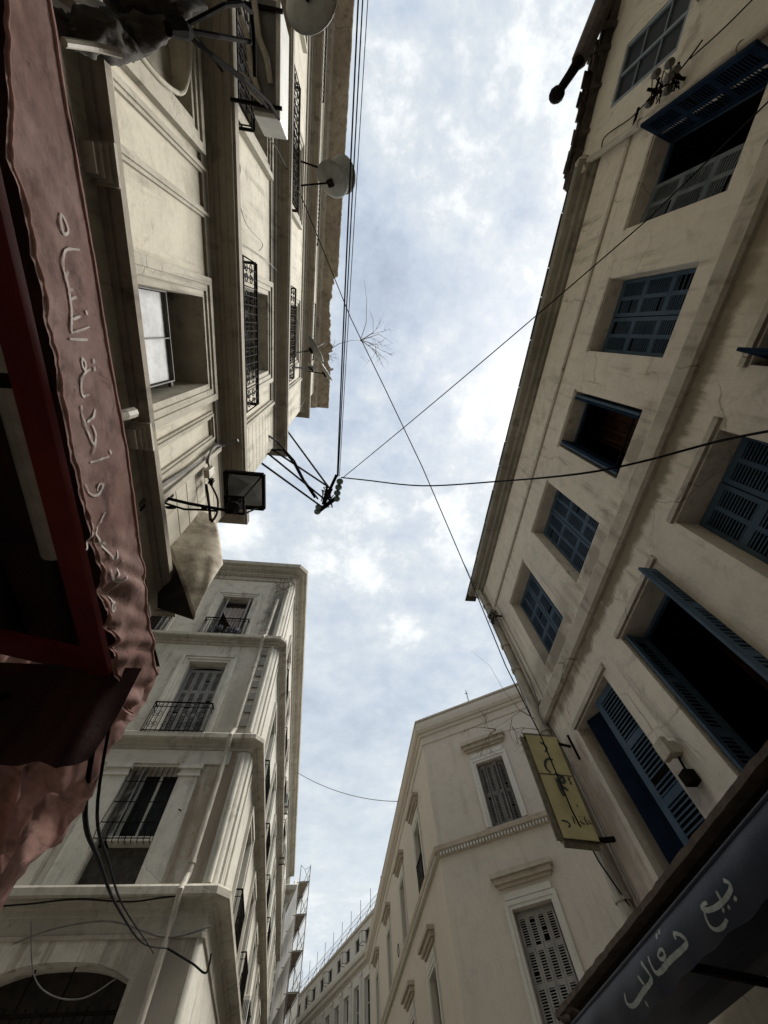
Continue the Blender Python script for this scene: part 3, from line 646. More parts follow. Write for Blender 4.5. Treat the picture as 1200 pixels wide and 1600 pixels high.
def bcourse(z, o, mt=MBt, name='string_course', top=.14, frieze=0):
    pr = [(0, z-.16), (.04, z-.15), (.05, z-.08), (.10, z-.07), (.12, z-.01), (o-.03, z), (o, z+.03), (o, z+top), (o-.05, z+top+.05), (0, z+top+.08), (-.05, z+top+.08), (-.05, z-.16)]
    if frieze: pr = [(0, z-frieze), (.035, z-frieze), (.04, z-frieze+.05), (.02, z-frieze+.07), (.03, z-.17)] + pr[1:-1] + [(-.05, z-frieze)]
    return MB().sweep(bp, pr, -1).build(name, mt, BB)
bcourse(12.0, .27, MBd); bcourse(8.42, .28, MBd); bcourse(5.36, .32, MBd, frieze=.45)
MB().sweep(bp, [(0, 15.55), (.05, 15.56), (.06, 15.85), (.12, 15.9), (.14, 16.0), (.30, 16.04), (.36, 16.10), (.46, 16.12), (.49, 16.30), (.40, 16.36), (.10, 16.40), (-.05, 16.42), (-.05, 15.55)], -1).build('cornice', MBd, BB)
MB().sweep([(-12, 10.04), (BX-rc-.25, 10.04)], [(0, 16.4), (.0, 16.78), (-.25, 16.78), (-.25, 16.4)], -1).build('parapet', MBd, BB)
MB().sweep([(BX-.03, 10.3), (BX-.03, BY1)], [(0, 16.4), (.0, 16.55), (-.25, 16.55), (-.25, 16.4)], -1).build('parapet', MBd, BB)
b = MB(); u = -11.8
while u < BX-.3: b.fb(FB, u, u+.06, .06, .12, 15.75, 15.85); u += .13
b.build('dentils', MBd, BB)
for (a, bb, c, d, D) in wf0+wf1: b = MB(); surround(b, FB, a, bb, c-.0, d, .27, ((0, .1, .03), (.08, .1, .06), (.17, .1, .09))); b.build('window_surround', MBt, BB)
for (a, bb, c, d, D) in wf2:
    for u0_, u1_ in ((a-.5, a-.02), (bb+.02, bb+.46)):
        b = MB(); b.fb(FB, u0_, u1_, 0, .06, c-.0, 7.62); b.fb(FB, u0_-.03, u1_+.03, 0, .09, 7.62, 7.68); b.fb(FB, u0_-.01, u1_+.01, 0, .075, 7.68, 7.78); b.fb(FB, u0_-.05, u1_+.05, 0, .12, 7.78, 7.88); b.build('window_pilaster', MBt, BB)
for (a, bb, c, d, D) in sw:
    b = MB(); surround(b, FBS, a, bb, c, d, .2, ((0, .1, .04), (.1, .1, .08))); b.build('window_surround', MBt, BB)
# frieze panel below the lower string course
b = MB(); b.fb(FB, -12, BX-.45, 0, .045, 7.92, 8.25); b.build('frieze', MBt, BB)
# pilaster strip near the corner with chequered dark blocks
for z0_, z1_ in ((5.65, 8.2), (8.75, 11.8), (12.3, 15.5)):
    b = MB(); b.fb(FB, -2.12, BX-rc, 0, .05, z0_, z1_); b.tube([FB.P(-2.0, .06, z0_), FB.P(-2.0, .06, z1_)], .05, 10)
    b.fb(FBS, 10+rc, 10.45, 0, .05, z0_, z1_)
    b.fb(FBS, 10.75, 10.85, 0, .04, z0_, z1_); b.build('corner_pilaster', MBt, BB)
for k in range(7): MB().fb(FB, -2.30, -2.12, 0, .055, 8.95+k*.42, 8.95+k*.42+.22).build('quoin_block', MBq, BB)
for i, (a, bb, c, d, D) in enumerate(wf0):
    b = MB(); b.fb(FB, a, a+.07, -.28, -.2, c, d); b.fb(FB, bb-.07, bb, -.28, -.2, c, d); b.fb(FB, a+.07, bb-.07, -.28, -.2, d-.07, d)
    wi = b.build('window', MGREY, BB); backing(wi, FB, a, bb, -.3, c, d)
    leaf(wi, FB.P(a+.05, -.24, c), FB.n*.75+FB.u*.5, FB.u, .33, d-c-.1, 1, 3, 14, MGREY)
    leaf(wi, FB.P(bb-.05, -.24, c), FB.n*.8-FB.u*.15, -FB.u, .3, d-c-.1, 1, 3, 14, MGREY)
    if i == 0:
        cu = MB(); rows = []
        for r in range(7):
            t_ = r/6; zz = d-.35 - 1.15*t_; rr = []
            for k in range(17):
                s_ = k/16; u = a+.18 + (bb-a-.36)*s_; sag = math.sin(s_*math.pi*.5)
                rr.append(FB.P(u, -.16+.02*math.sin(k*1.9)+.05*t_, d-.45 - t_*(.25+.95*sag)))
            rows.append(rr)
        cu.grid(rows); cu.build('curtain', MCURT, wi, recalc=False)
        cl = MB()
        for k in range(16):
            u = random.uniform(a+.05, bb-.05); cl.sphere(FB.P(u, .1+random.uniform(-.05, .05), c+.15+random.uniform(0, .35)), random.uniform(.05, .12), 7)
        cl.build('balcony_clutter', simple('blue_grey_clutter', (.05, .06, .10), (.25, .24, .22), .9, scale=9), wi)
for (a, bb, c, d, D) in wf1:
    b = MB(); b.fb(FB, a, a+.05, -.28, -.2, c, d); b.fb(FB, bb-.05, bb, -.28, -.2, c, d)
    rows = []     # arched head board
    b2 = [(a+.05+(bb-a-.1)*k/12) for k in range(13)]
    for k in range(12):
        u, v_ = b2[k], b2[k+1]; f = lambda q: d-.24+.2*math.sqrt(max(0, 1-((q-(a+bb)/2)/((bb-a)/2))**2))
        b.face([FB.P(u, -.2, f(u)), FB.P(v_, -.2, f(v_)), FB.P(v_, -.2, d), FB.P(u, -.2, d)])
    wi = b.build('window', MGREY, BB, recalc=False); backing(wi, FB, a, bb, -.29, c, d)
    w = (bb-a-.12)/4
    for k in range(4): leaf(wi, FB.P(a+.06+k*w, -.25, c), FB.u, FB.n, w-.012, d-c-.12, 1, 3, 16, MGREY, stile=.05)
for i, (a, bb, c, d, D) in enumerate(wf2):
    wi = sash(BB, FB, a+.25, bb, -.27, 6.42, d, 2, 1, MCw, MGL, .075)
    b = MB(); b.fb(FB, a, bb, -.28, -.22, c, 6.34); b.build('sill_panel', MPAN, wi)
    b = MB(); b.fb(FB, a+.25, bb, -.22, .04, 6.34, 6.42); b.build('sill', MBt, wi)
    leaf(wi, FB.P(a+.03, -.22, 6.42), FB.u*.7+FB.n*.5, FB.n, .34, 1.4, 1, 3, 14, MGREY)
    g_ = MB(); nb = 9
    for k in range(nb+1):
        u = a+.02+(bb-a-.04)*k/nb
        g_.tube([FB.P(u, .02, 7.84), FB.P(u, .05, 7.2), FB.P(u, .16, 6.75), FB.P(u, .20, 6.45), FB.P(u, .12, 6.3), FB.P(u, .02, 6.3)], .009, 5)
    for z_, v_ in ((7.5, .04), (7.05, .08), (6.6, .19), (6.34, .14)): g_.bar(FB.P(a+.02, v_, z_), FB.P(bb-.02, v_, z_), .014)
    g_.build('window_grille', MIRON, wi)
balustrade(BB, FB, -4.62, -3.14, .05, .28, 8.56, 9.42); balustrade(BB, FB, -7.2, -5.7, .05, .28, 8.56, 9.42)
balustrade(BB, FB, -4.52, -3.05, .05, .22, 12.14, 12.95, scroll=False, dense=.09); balustrade(BB, FB, -7.2, -5.7, .05, .22, 12.14, 12.95, scroll=False, dense=.09)
for k, (a, bb, c, d, D) in enumerate(sw):
    b = MB(); b.fb(FBS, a, a+.06, -.25, -.18, c, d); b.fb(FBS, bb-.06, bb, -.25, -.18, c, d); wi = b.build('window', MGREY, BB); backing(wi, FBS, a, bb, -.24, c, d, MGREYD)
    if k < 12: balustrade(BB, FBS, a-.1, bb+.1, .05, .22, c, c+.8, scroll=False, dense=.12)
pipe(BB, [(-2.3, 9.9, 14.3), (-2.34, 9.88, 12.3), (-2.36, 9.72, 12.05), (-2.37, 9.88, 11.7), (-2.38, 9.88, 8.8), (-2.4, 9.70, 8.5), (-2.4, 9.86, 8.1), (-2.40, 9.86, 5.75), (-2.41, 9.68, 5.45), (-2.42, 9.84, 5.0), (-2.42, 9.84, 2)], .055, collars=[((-2.38, 9.88, 10.9), Z), ((-2.40, 9.86, 5.95), Z), ((-2.42, 9.84, 3.5), Z), ((-2.34, 9.88, 12.6), Z)])
sb = MB(); sb.tube([(-3.0, 9.97, 6.9), (-3.0, 9.75, 6.82)], .012, 6); sb.build('wall_hook', MIRON, BB)

# ================================================================== building with the chamfered corner, lower right
u_ = Vector((0.8424, -0.5389, 0)); n_ = Vector((-.5389, -.8424, 0))
CX, CY = 3.42, 13.0
CB = thing('apartment_building', 'rosy cream building with chamfered corner, stone hoods and dentil course at lower right', 'building', (CX, CY, 0))
FC = Fr((CX, CY), u_[:2], n_[:2]); FCS = Fr((CX, 0), (0, 1), (-1, 0)); CL = 7.0
cw = [(1.66, 2.54, 7.68, 9.42, .2), (1.60, 2.58, 3.6, 5.96, .2)]
wall_mb(FC, 0, CL, 0, 10.95, cw).build('chamfer_wall', MC, CB, recalc=False)
csw = []
for yc in (15.55, 19.3, 23.5, 27.9):
    csw.append((yc-.5, yc+.5, 7.72, 9.42, .2)); csw.append((yc-.5, yc+.5, 4.0, 5.96, .2))
wall_mb(FCS, CY, 31.5, 0, 10.95, csw).build('street_wall', MC, CB, recalc=False)
e1 = FC.P(CL, 0, 0)
b = MB(); b.face([(e1.x, e1.y, 0), (e1.x+9, e1.y, 0), (e1.x+9, e1.y, 10.95), (e1.x, e1.y, 10.95)]); b.face([(CX, 31.5, 0), (e1.x+9, 31.5, 0), (e1.x+9, 31.5, 10.95), (CX, 31.5, 10.95)])
b.face([(CX, 31.5, 10.95), (e1.x+9, 31.5, 10.95), (e1.x+9, e1.y, 10.95), (e1.x, e1.y, 10.95), (CX, CY, 10.95)]); b.build('rear_walls', MC, CB, recalc=False)
cp = [(CX, 31.5), (CX, CY), (e1.x, e1.y)]
sgn = 1 if True else -1
MB().sweep(cp, [(0, 10.62), (.03, 10.63), (.04, 10.70), (.02, 10.72), (.03, 10.88), (.09, 10.90), (.10, 10.98), (.16, 11.0), (.22, 11.08), (.24, 11.22), (.18, 11.25), (.16, 11.42), (-.2, 11.46), (-.2, 10.62)], -1).build('cornice', MC, CB)
MB().sweep(cp, [(.17, 11.43), (.19, 11.43), (.19, 11.50), (-.1, 11.51), (-.1, 11.43)], -1).build('coping', MCt, CB)
MB().sweep(cp, [(0, 7.36), (.05, 7.38), (.06, 7.46), (.13, 7.50), (.15, 7.60), (.08, 7.64), (0, 7.66), (-.05, 7.66), (-.05, 7.36)], -1).build('string_course', MCt, CB)
b = MB(); u = .06
while u < 5: b.fb(FC, u, u+.045, .055, .115, 7.39, 7.465); u += .09
y = CY+.1
while y < 31: b.fb(FCS, y, y+.05, .055, .115, 7.39, 7.465); y += .1
b.build('dentils', MCw, CB)
for F, lst in ((FC, cw), (FCS, csw)):
    for (a, bb, c, d, D) in lst:
        b = MB(); b2 = MB()
        surround(b, F, a, bb, c, d, .16, ((0, .08, .03), (.07, .09, .05)))
        b.fb(F, a-.1, bb+.1, 0, .056, d+.17, d+.30)
        b2.fb(F, a-.32, bb+.32, 0, .22, d+.58, d+.68); b2.fb(F, a-.26, bb+.26, 0, .14, d+.47, d+.575); b2.fb(F, a-.2, bb+.2, 0, .07, d+.40, d+.465)
        b.build('window_surround', MCw, CB); b2.build('window_hood', MCt, CB)
for F, lst in ((FC, cw), (FCS, csw)):
    for i, (a, bb, c, d, D) in enumerate(lst):
        fr = MB(); fr.fb(F, a, a+.04, -.22, -.17, c, d); fr.fb(F, bb-.04, bb, -.22, -.17, c, d); fr.fb(F, a+.04, bb-.04, -.22, -.17, d-.05, d)
        wi = fr.build('window', MGREY, CB); backing(wi, F, a, bb, -.24, c, d)
        w = (bb-a-.08)/4
        if F is FC and i == 0:
            for k, (aa, tw) in enumerate(((0, .35), (1, -.2), (2, .4), (3, -.25))):
                leaf(wi, F.P(a+.04+aa*w, -.14+(.03 if k == 1 else 0), c), F.u+F.n*tw, F.n, w-.005, d-c-.06, 1, 2, 18, MGREYD, stile=.05)
        else:
            for k in range(4): leaf(wi, F.P(a+.04+k*w, -.17, c), F.u, F.n, w-.01, d-c-.06, 1, 4 if d-c > 2 else 3, 11 if F is FC else 8, MGREY if F is FC else MGREYD, stile=.045)
        if F is FCS and i == 0: balustrade(wi, F, a-.02, bb+.02, .0, .04, c, c+.75, scroll=False, dense=.1, sides=False)
cc = MB(); cc.tube(spiral((CX-.1, 20.6, 7.95), (0, 1, 0), (0, 0, 1), .17, .16, 0, 3, 40), .012, 6); solo(cc, 'cable_coil', MCAB, 'coil of black cable hanging on the cream wall above the string course', 'cable')

# ================================================================== far white building
dU = Vector((-.31, .951, 0)); dN = Vector((-.951, -.31, 0))
DB = thing('apartment_building', 'distant white grey building with attic windows behind a roof fence', 'building', (3.73, 33, 0))
FD = Fr((3.73, 33), dU[:2], dN[:2])
dl = []
for k in range(9):
    dl.append((.25+k*1.55, 1.15+k*1.55, 8.2, 11.0, .25)); dl.append((.3+k*1.55, .95+k*1.55, 12.25, 12.95, .15)); dl.append((.25+k*1.55, 1.15+k*1.55, 4.6, 7.2, .25))
wall_mb(FD, -4, 16, 0, 13.4, dl).build('wall', MD, DB, recalc=False)
p = [FD.P(-4, 0, 0), FD.P(16, 0, 0), FD.P(16, -9, 0), FD.P(-4, -9, 0)]
b = MB(); b.face([q+Z*13.4 for q in p]); b.face([p[0], p[0]+Z*13.4, p[3]+Z*13.4, p[3]]); b.face([p[1], p[1]+Z*13.4, p[2]+Z*13.4, p[2]]); b.face([p[2], p[2]+Z*13.4, p[3]+Z*13.4, p[3]]); b.build('rear_walls', MD, DB, recalc=False)
a0, a1 = FD.P(-4, 0, 0), FD.P(16, 0, 0)
MB().sweep([a0[:2], a1[:2]], [(0, 11.45), (.05, 11.46), (.06, 11.62), (.12, 11.64), (.14, 11.78), (.30, 11.82), (.34, 11.95), (.34, 12.08), (.2, 12.12), (-.05, 12.14), (-.05, 11.45)], 1).build('cornice', MD, DB)
MB().sweep([a0[:2], a1[:2]], [(0, 13.3), (.08, 13.32), (.08, 13.44), (-.1, 13.46), (-.1, 13.3)], 1).build('coping', MCt, DB)
MB().sweep([a0[:2], a1[:2]], [(0, 7.5), (.16, 7.55), (.16, 7.7), (-.1, 7.75), (-.1, 7.5)], 1).build('string_course', MD, DB)
b = MB(); u = -3.9
while u < 15.9: b.fb(FD, u, u+.06, .065, .115, 11.50, 11.6); u += .13
b.build('dentils', MCt, DB)
for k in range(10):
    u = k*1.55; b = MB()
    for q in (-.16, .0, .12): b.fb(FD, u+q, u+q+.09, 0, .07, 7.8, 11.2)
    b.fb(FD, u-.2, u+.25, 0, .1, 11.2, 11.35); b.build('pilaster', MCw, DB)
for k, (a, bb, c, d, D) in enumerate(dl):
    if c > 12: sash(DB, FD, a, bb, -D+.02, c, d, 2, 1, MGREYD, MGL, .04); continue
    o = sash(DB, FD, a, bb, -D+.02, c, d, 2, 3, MCw, MGL, .06)
    balustrade(o, FD, a, bb, 0, .08, c, c+.8, scroll=False, dense=.09, sides=False)
for k in range(4):
    u = .5+k*3.1
    f = MB(); f.bar(FD.P(u, .02, 12.3), FD.P(u, .4, 12.3), .02); f.bar(FD.P(u, .4, 12.3), FD.P(u, .4, 12.8), .02); f.bar(FD.P(u, .4, 12.8), FD.P(u, .02, 12.8), .02); f.bar(FD.P(u+.5, .4, 12.3), FD.P(u+.5, .4, 12.8), .02); f.bar(FD.P(u, .4, 12.3), FD.P(u+.5, .4, 12.3), .02); f.bar(FD.P(u, .4, 12.8), FD.P(u+.5, .4, 12.8), .02); f.bar(FD.P(u+.5, .02, 12.3), FD.P(u+.5, .4, 12.3), .02)
    f.build('drying_rack', MIRON, DB)
f = MB(); MF = simple('bluish_fence_steel', (.16, .17, .21), (.22, .23, .26), .5)
u = -3.0
while u < 15.9:
    f.bar(FD.P(u, -.1, 13.4), FD.P(u, -.1, 14.75), .035); f.bar(FD.P(u, -.1, 13.95), FD.P(u+.3, .15, 13.4), .025); u += 1.62
for z_ in (13.6, 13.85, 14.1): f.bar(FD.P(-3, -.1, z_), FD.P(15.9, -.1, z_), .018)
u = -3
while u < 15.9: f.bar(FD.P(u, -.1, 13.4), FD.P(u, -.1, 14.1), .012); u += .27
f.build('roof_fence', MF, DB)

# ================================================================== building beyond with quoined pilaster, and scaffold
EB = thing('apartment_building', 'far pale building with chequered corner pilaster beside the scaffold', 'building', (-2.2, 36.5, 0))
FE = Fr((0, 36.5), (1, 0), (0, -1)); eu = Vector((-.19, .982, 0)); FES = Fr((-1.72, 36.5), eu[:2], (.982, .19))
b = MB(); wall_mb(FE, -12, -1.72, 0, 15.6, [], mb=b); wall_mb(FES, 0, 22, 0, 15.6, [(1+2.6*k, 2.2+2.6*k, z_, z_+2.2, .3) for k in range(8) for z_ in (4.5, 8.6, 12)], mb=b)
for k in range(8):
    for z_ in (4.5, 8.6, 12): b.face([FES.P(1+2.6*k, -.28, z_), FES.P(2.2+2.6*k, -.28, z_), FES.P(2.2+2.6*k, -.28, z_+2.2), FES.P(1+2.6*k, -.28, z_+2.2)])
b.build('wall', MD, EB, recalc=False)
q = [FE.P(-12, 0, 15.6), FE.P(-1.72, 0, 15.6), FES.P(22, 0, 15.6), Vector((-12, 58, 15.6))]; MB().face(q).build('roof', MD, EB)
es = FES.P(22, 0, 0)
MB().sweep([(-12, 36.5), (-1.72, 36.5), (es.x, es.y)], [(0, 15.3), (.1, 15.4), (.15, 15.7), (.45, 15.85), (.5, 16.1), (.3, 16.2), (-.1, 16.25), (-.1, 15.3)], -1).build('cornice', MBd, EB)
MB().sweep([(-12, 36.5), (-1.72, 36.5), (es.x, es.y)], [(0, 12.7), (.1, 12.75), (.12, 13.0), (-.1, 13.05), (-.1, 12.7)], -1).build('string_course', MBd, EB)
MB().box(-2.2, -1.7, 36.4, 37.0, 16.2, 17.2).box(-2.25, -1.65, 36.35, 37.05, 17.2, 17.3).build('chimney', MBd, EB)
for k in range(19): z_ = 5.0+k*.56; MB().fb(FE, -2.12, -1.85, 0, .04, z_, z_+.28).build('quoin_block', MBq, EB)

SC = thing('scaffold', 'tall tubular scaffold with plank decks and pale sheeting in front of far building', 'scaffold', (-.7, 38, 0))
sx = Vector((1, -.06, 0)).normalized(); sy = Vector((-.19, .982, 0))
def SP(a, bq, z): p_ = Vector((-1.04, 37.6, 0)) + sx*a + sy*bq; return Vector((p_.x, p_.y, z))
f = MB(); nb_ = 7
for k in range(nb_):
    for a in (0, .72): f.tube([SP(a, k*2.4, 0), SP(a, k*2.4, 17.9)], .028, 6)
lv = [z_ for z_ in (1.6, 3.4, 5.2, 7.0, 8.8, 10.6, 12.4, 14.2, 16.0)]
for z_ in lv:
    z_ += .85
    for a in (0, .72):
        f.tube([SP(a, 0, z_), SP(a, (nb_-1)*2.4, z_)], .024, 5)
    f.tube([SP(.72, 0, z_+.5), SP(.72, (nb_-1)*2.4, z_+.5)], .018, 5); f.tube([SP(.72, 0, z_+.95), SP(.72, (nb_-1)*2.4, z_+.95)], .018, 5)
    for k in range(nb_): f.tube([SP(-.2, k*2.4, z_), SP(.75, k*2.4, z_)], .024, 5)
    f.tube([SP(.72, 0, z_), SP(.72, 2.4, z_+1.75)], .018, 5)
f.tube([SP(0, 0, 17.9), SP(.36, .2, 17.7), SP(.72, 0, 17.8)], .015, 5)
f.build('tubes', MCABG, SC)
f = MB()
for z_ in lv: f.obox(SP(.02, 0, z_+.88), sx*.66, sy*14.3, Z*.05)
f.build('plank_decks', MTIM, SC)
f = MB(); f.grid([[SP(-.05, bq*14.4/24, z_) + sx*.03*math.sin(bq*2.3+z_) for bq in range(25)] for z_ in [i*17.6/30 for i in range(31)]])
f.build('sheeting', MNET, SC, recalc=False)

f = MB(); f.grid([[SP(.76, bq*14.4/36, z_) + sx*.04*mnoise.noise(Vector((bq*.5, z_*.4, 0))) for bq in range(37)] for z_ in [i*17.7/40 for i in range(41)]])
mn = simple('see_through_safety_net', (.70, .69, .65), (.60, .59, .56), .9, scale=.8); translucent(mn, .5)
t_ = mn.node_tree; o_ = [n for n in t_.nodes if n.type == 'OUTPUT_MATERIAL'][0]; sh_ = o_.inputs[0].links[0].from_socket
tp_ = t_.nodes.new('ShaderNodeBsdfTransparent'); mx_ = t_.nodes.new('ShaderNodeMixShader'); mx_.inputs[0].default_value = .5
t_.links.new(tp_.outputs[0], mx_.inputs[1]); t_.links.new(sh_, mx_.inputs[2]); t_.links.new(mx_.outputs[0], o_.inputs[0])
f.build('safety_net', mn, SC, recalc=False)
# ================================================================== objects fixed to the facades
def ribbon(mb, pts, w, nrm, taper=True, onto=None, smooth=3):
    """flat painted stroke on a surface; onto(p) drops a point onto the cloth"""
    P = [Vector(p) for p in pts]
    for _ in range(smooth if len(P) > 2 else 0):
        Q = [P[0]]
        for a, c in zip(P, P[1:]): Q += [a*.75+c*.25, a*.25+c*.75]
        P = Q+[P[-1]]
    Q = [P[0]]
    for a, c in zip(P, P[1:]):
        m_n = max(1, int((c-a).length/.005)); Q += [a.lerp(c, (k+1)/m_n) for k in range(m_n)]
    P = Q
    nrm = Vector(nrm); A = []; B = []
    for i, p in enumerate(P):
        t = (P[min(i+2, len(P)-1)]-P[max(i-2, 0)]).normalized(); s = t.cross(nrm).normalized()
        ww = w*(.62+.38*math.sin(math.pi*min(1, max(0, (i+.6)/(len(P)+.2))))+.25*mnoise.noise(p*60))
        a, c = p+s*ww/2, p-s*ww/2
        if onto: a, c = onto(a), onto(c)
        A.append(a); B.append(c)
    mb.grid([A, B]); return mb

# ---- pink awning, left foreground
XP = -.80
def pk_bot(y):
    return 2.77 + .03*mnoise.noise(Vector((y*3.1, 4, 0))) + .016*mnoise.noise(Vector((y*9, 2, 0))) + .006*mnoise.noise(Vector((y*30, 2, 0))) + (.05*max(0, y-1.2)) + (0 if y > -.25 else .10*min(1, (-.25-y)/.3))
def crease(a, b, k=1.0):
    v = 0
    for f_, am, ang in ((7, .5, .5), (13, .3, -.7), (27, .16, .9), (50, .07, .2)):
        u = a*math.cos(ang)+b*math.sin(ang); w = (-a*math.sin(ang)+b*math.cos(ang))*.45
        v += am*(abs(mnoise.noise(Vector((u*f_, w*f_, f_*1.7))))*2-.45)
    return v*k
def pk_x(y, z):
    s = (3.02-z)/.26
    q_ = max(0, min(1, (y-.55)/.5)); w = (.016+.012*q_)*crease(y, z) + .016*mnoise.noise(Vector((y*2.3, z*3, 1))) + (.006+.034*q_)*(abs(mnoise.noise(Vector(((y-1.1*z)*9, (y+z)*1.4, 3))))*2-.4) + (.0015+.012*q_)*mnoise.noise(Vector(((y-1.1*z)*26, (y+z)*4, 9)))
    return XP + (w-.004-.013*q_)*(.3+.7*s)
def pk_top(y): return 3.035 + .012*math.sin(y*3) - .03*max(0, y-1.1)
def on_pink(p): return Vector((pk_x(p.y, p.z)+.003, p.y, p.z))
PK = thing('awning', 'faded pink cloth awning with white hand-painted Arabic lettering on its valance', 'awning', (-1.3, .3, 2.7))
v = MB(); ny, nz = 190, 16; Y0, Y1 = -1.6, 1.56
v.grid([[Vector((pk_x(y, z), y, z)) for j in range(nz+1) for z in [pk_top(y)+(pk_bot(y)-pk_top(y))*j/nz]] for y in [Y0+(Y1-Y0)*i/ny for i in range(ny+1)]])
v.build('valance', MPINK, PK, smooth=True, recalc=False)
v = MB()     # sloping roof cloth up to the wall
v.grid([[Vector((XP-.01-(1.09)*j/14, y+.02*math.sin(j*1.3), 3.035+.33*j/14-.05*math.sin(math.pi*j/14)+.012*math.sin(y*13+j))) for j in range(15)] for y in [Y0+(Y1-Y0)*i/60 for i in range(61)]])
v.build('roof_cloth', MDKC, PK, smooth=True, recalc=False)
def side_cloth(y1):
    v = MB(); rows = []
    for i in range(91):
        s = i/90; x = XP - 1.08*s
        top = 3.03+.33*s; bot = 1.96 + .12*math.sin(s*7) + .25*math.exp(-((s-.28)/.12)**2)
        rows.append([Vector((x, y1 + (.16*crease(s*1.2, t*.8) + .10*crease(s*1.2+t*.9, t*.2+s*.3) + .05*mnoise.noise(Vector((s*3, t*2, 7))) + .035*abs(math.sin(s*34+2.2*t+1.2*math.sin(t*6))) )*(.35+t), top+(bot-top)*t)) for t in [j/44 for j in range(45)]])
    v.grid(rows); return v
side_cloth(Y1).build('side_flap', MPINK, PK, smooth=True, recalc=False)
for nm_, f_ in (('top_hem', lambda y: pk_top(y)-.012), ('bottom_hem', lambda y: pk_top(y)+(pk_bot(y)-pk_top(y))*.94)):
    hm = MB(); hm.tube([Vector((pk_x(y, f_(y))+.001, y, f_(y))) for y in [Y0+(Y1-Y0)*i/300 for i in range(301)]], .0035, 5); hm.build(nm_, MPINK, PK)
# strokes of the lettering, traced on the valance plane
def px_strokes(lst, fn): return [[fn(px, py) for px, py in st] for st in lst]
PKT = [[(93, 333), (91, 348), (96, 366), (104, 365), (105, 358), (98, 340), (93, 333)],
 [(124, 390), (100, 388), (97, 404), (100, 430), (108, 460), (113, 490), (113, 520), (117, 519), (141, 511)],
 [(101, 432), (106, 424)], [(106, 454), (112, 452)], [(111, 467), (118, 464)], [(115, 499), (128, 494)], [(134, 485), (137, 492)], [(111, 530), (138, 531)],
 [(131, 559), (138, 568), (136, 578), (131, 576), (131, 559)], [(144, 577), (128, 585), (131, 622), (143, 617)], [(149, 561), (149, 568)], [(149.5, 573), (150, 580)],
 [(151, 640), (147, 652), (137, 660)], [(131, 634), (133, 660), (140, 680), (148, 698), (152, 680), (145, 664)], [(147, 710), (150, 690)], [(143, 723), (169, 713)], [(171, 703), (173, 709)],
 [(156, 768), (155, 757), (162, 755), (162, 764), (156, 775), (144, 774), (136, 757)],
 [(165, 800), (157, 830), (156, 836), (170, 862), (178, 878), (186, 860)], [(161, 877), (163, 882)], [(148, 818), (149, 842), (140, 860)], [(166, 848), (172, 852)],
 [(173, 889), (175, 905), (184, 911), (195, 900)], [(190, 874), (185, 894), (179, 904)],
 [(184, 912), (178, 924), (181, 942), (181, 958), (187, 949), (184, 939), (180, 944)]]
tx = MB()
for st in px_strokes(PKT, lambda a, c: hx(a, c, XP)): ribbon(tx, st, .0088, (1, 0, 0), onto=on_pink)
tx.build('lettering', MPAINT, PK, recalc=False)
f = MB()
f.box(XP-.15, XP-.07, Y0, Y1-.16, 2.80, 2.83)
f.build('front_rail', MRED, PK)
f = MB(); f.obox((XP-.08, Y1-.30, 2.80), (-1.02, 0, .22), (0, .11, 0), (0, 0, .03)); f.build('end_rail', MRED, PK)
f = MB()
for yy in (-1.2, .25, 1.40): f.bar((-1.88, yy-.05, 2.35), (XP-.08, yy, 2.86), .035, .035)
f.bar((-1.86, Y0, 2.4), (-1.86, Y1, 2.4), .05); f.build('struts', MIRON, PK)
f = MB(); f.tube([(-1.55, Y0, 3.16), (-1.55, Y1, 3.16)], .055, 10); f.tube([(-1.2, Y0, 3.06), (-1.2, Y1, 3.06)], .02, 8); f.build('roller', MDARK, PK)
# loose dark cloth folded over the end rail and hanging at the awning corner
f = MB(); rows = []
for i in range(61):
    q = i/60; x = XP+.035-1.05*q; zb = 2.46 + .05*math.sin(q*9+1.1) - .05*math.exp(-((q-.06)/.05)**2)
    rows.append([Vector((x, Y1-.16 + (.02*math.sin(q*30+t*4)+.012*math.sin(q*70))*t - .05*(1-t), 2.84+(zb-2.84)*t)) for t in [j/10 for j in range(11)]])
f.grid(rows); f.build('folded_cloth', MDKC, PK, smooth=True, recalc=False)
f = MB(); f.tube([(-1.12, Y0, 3.03), (-1.12, .95, 3.03)], .055, 14); f.build('rolled_blind', MPVC, PK)

# ---- dark blue tarpaulin valance and sheet canopy, right foreground
XT = 2.3
def tp_x(y, z): s = (2.72-z)/.25; return XT - .05*math.sin(max(0, min(1, s))*math.pi*.9) + .008*math.sin(y*5+z*9)*s + .008*math.sin(y*13)*s
def tp_bot(y): return 2.475 + .006*math.sin(y*4.3) + .004*math.sin(y*19)
def tp_top(y): return 2.715
def on_tarp(p): return Vector((tp_x(p.y, p.z)-.002, p.y, p.z))
TP = thing('awning', 'dark blue tarpaulin awning with grey Arabic lettering at lower right', 'awning', (3.1, 3.2, 2.5))
v = MB(); v.grid([[Vector((tp_x(y, z), y, z)) for j in range(15) for z in [tp_top(y)+(tp_bot(y)-tp_top(y))*j/14]] for y in [1.0+5.4*i/140 for i in range(141)]]); v.build('valance', MTARP, TP, smooth=True, recalc=False)
v = MB(); v.tube([(XT, 1.0, 2.72), (XT, 6.4, 2.72)], .013, 8); v.build('hem_rod', MTARP, TP)
v = MB(); v.grid([[Vector((XT+1.65*j/8, y, 2.73+.05*math.sin(j)+.03*j/8)) for j in range(9)] for y in [1.0+5.4*i/20 for i in range(21)]]); v.build('roof_cloth', MTARP, TP, recalc=False)
cr = lambda X, Y: (820+X/3.158, 1300+Y/3.158)
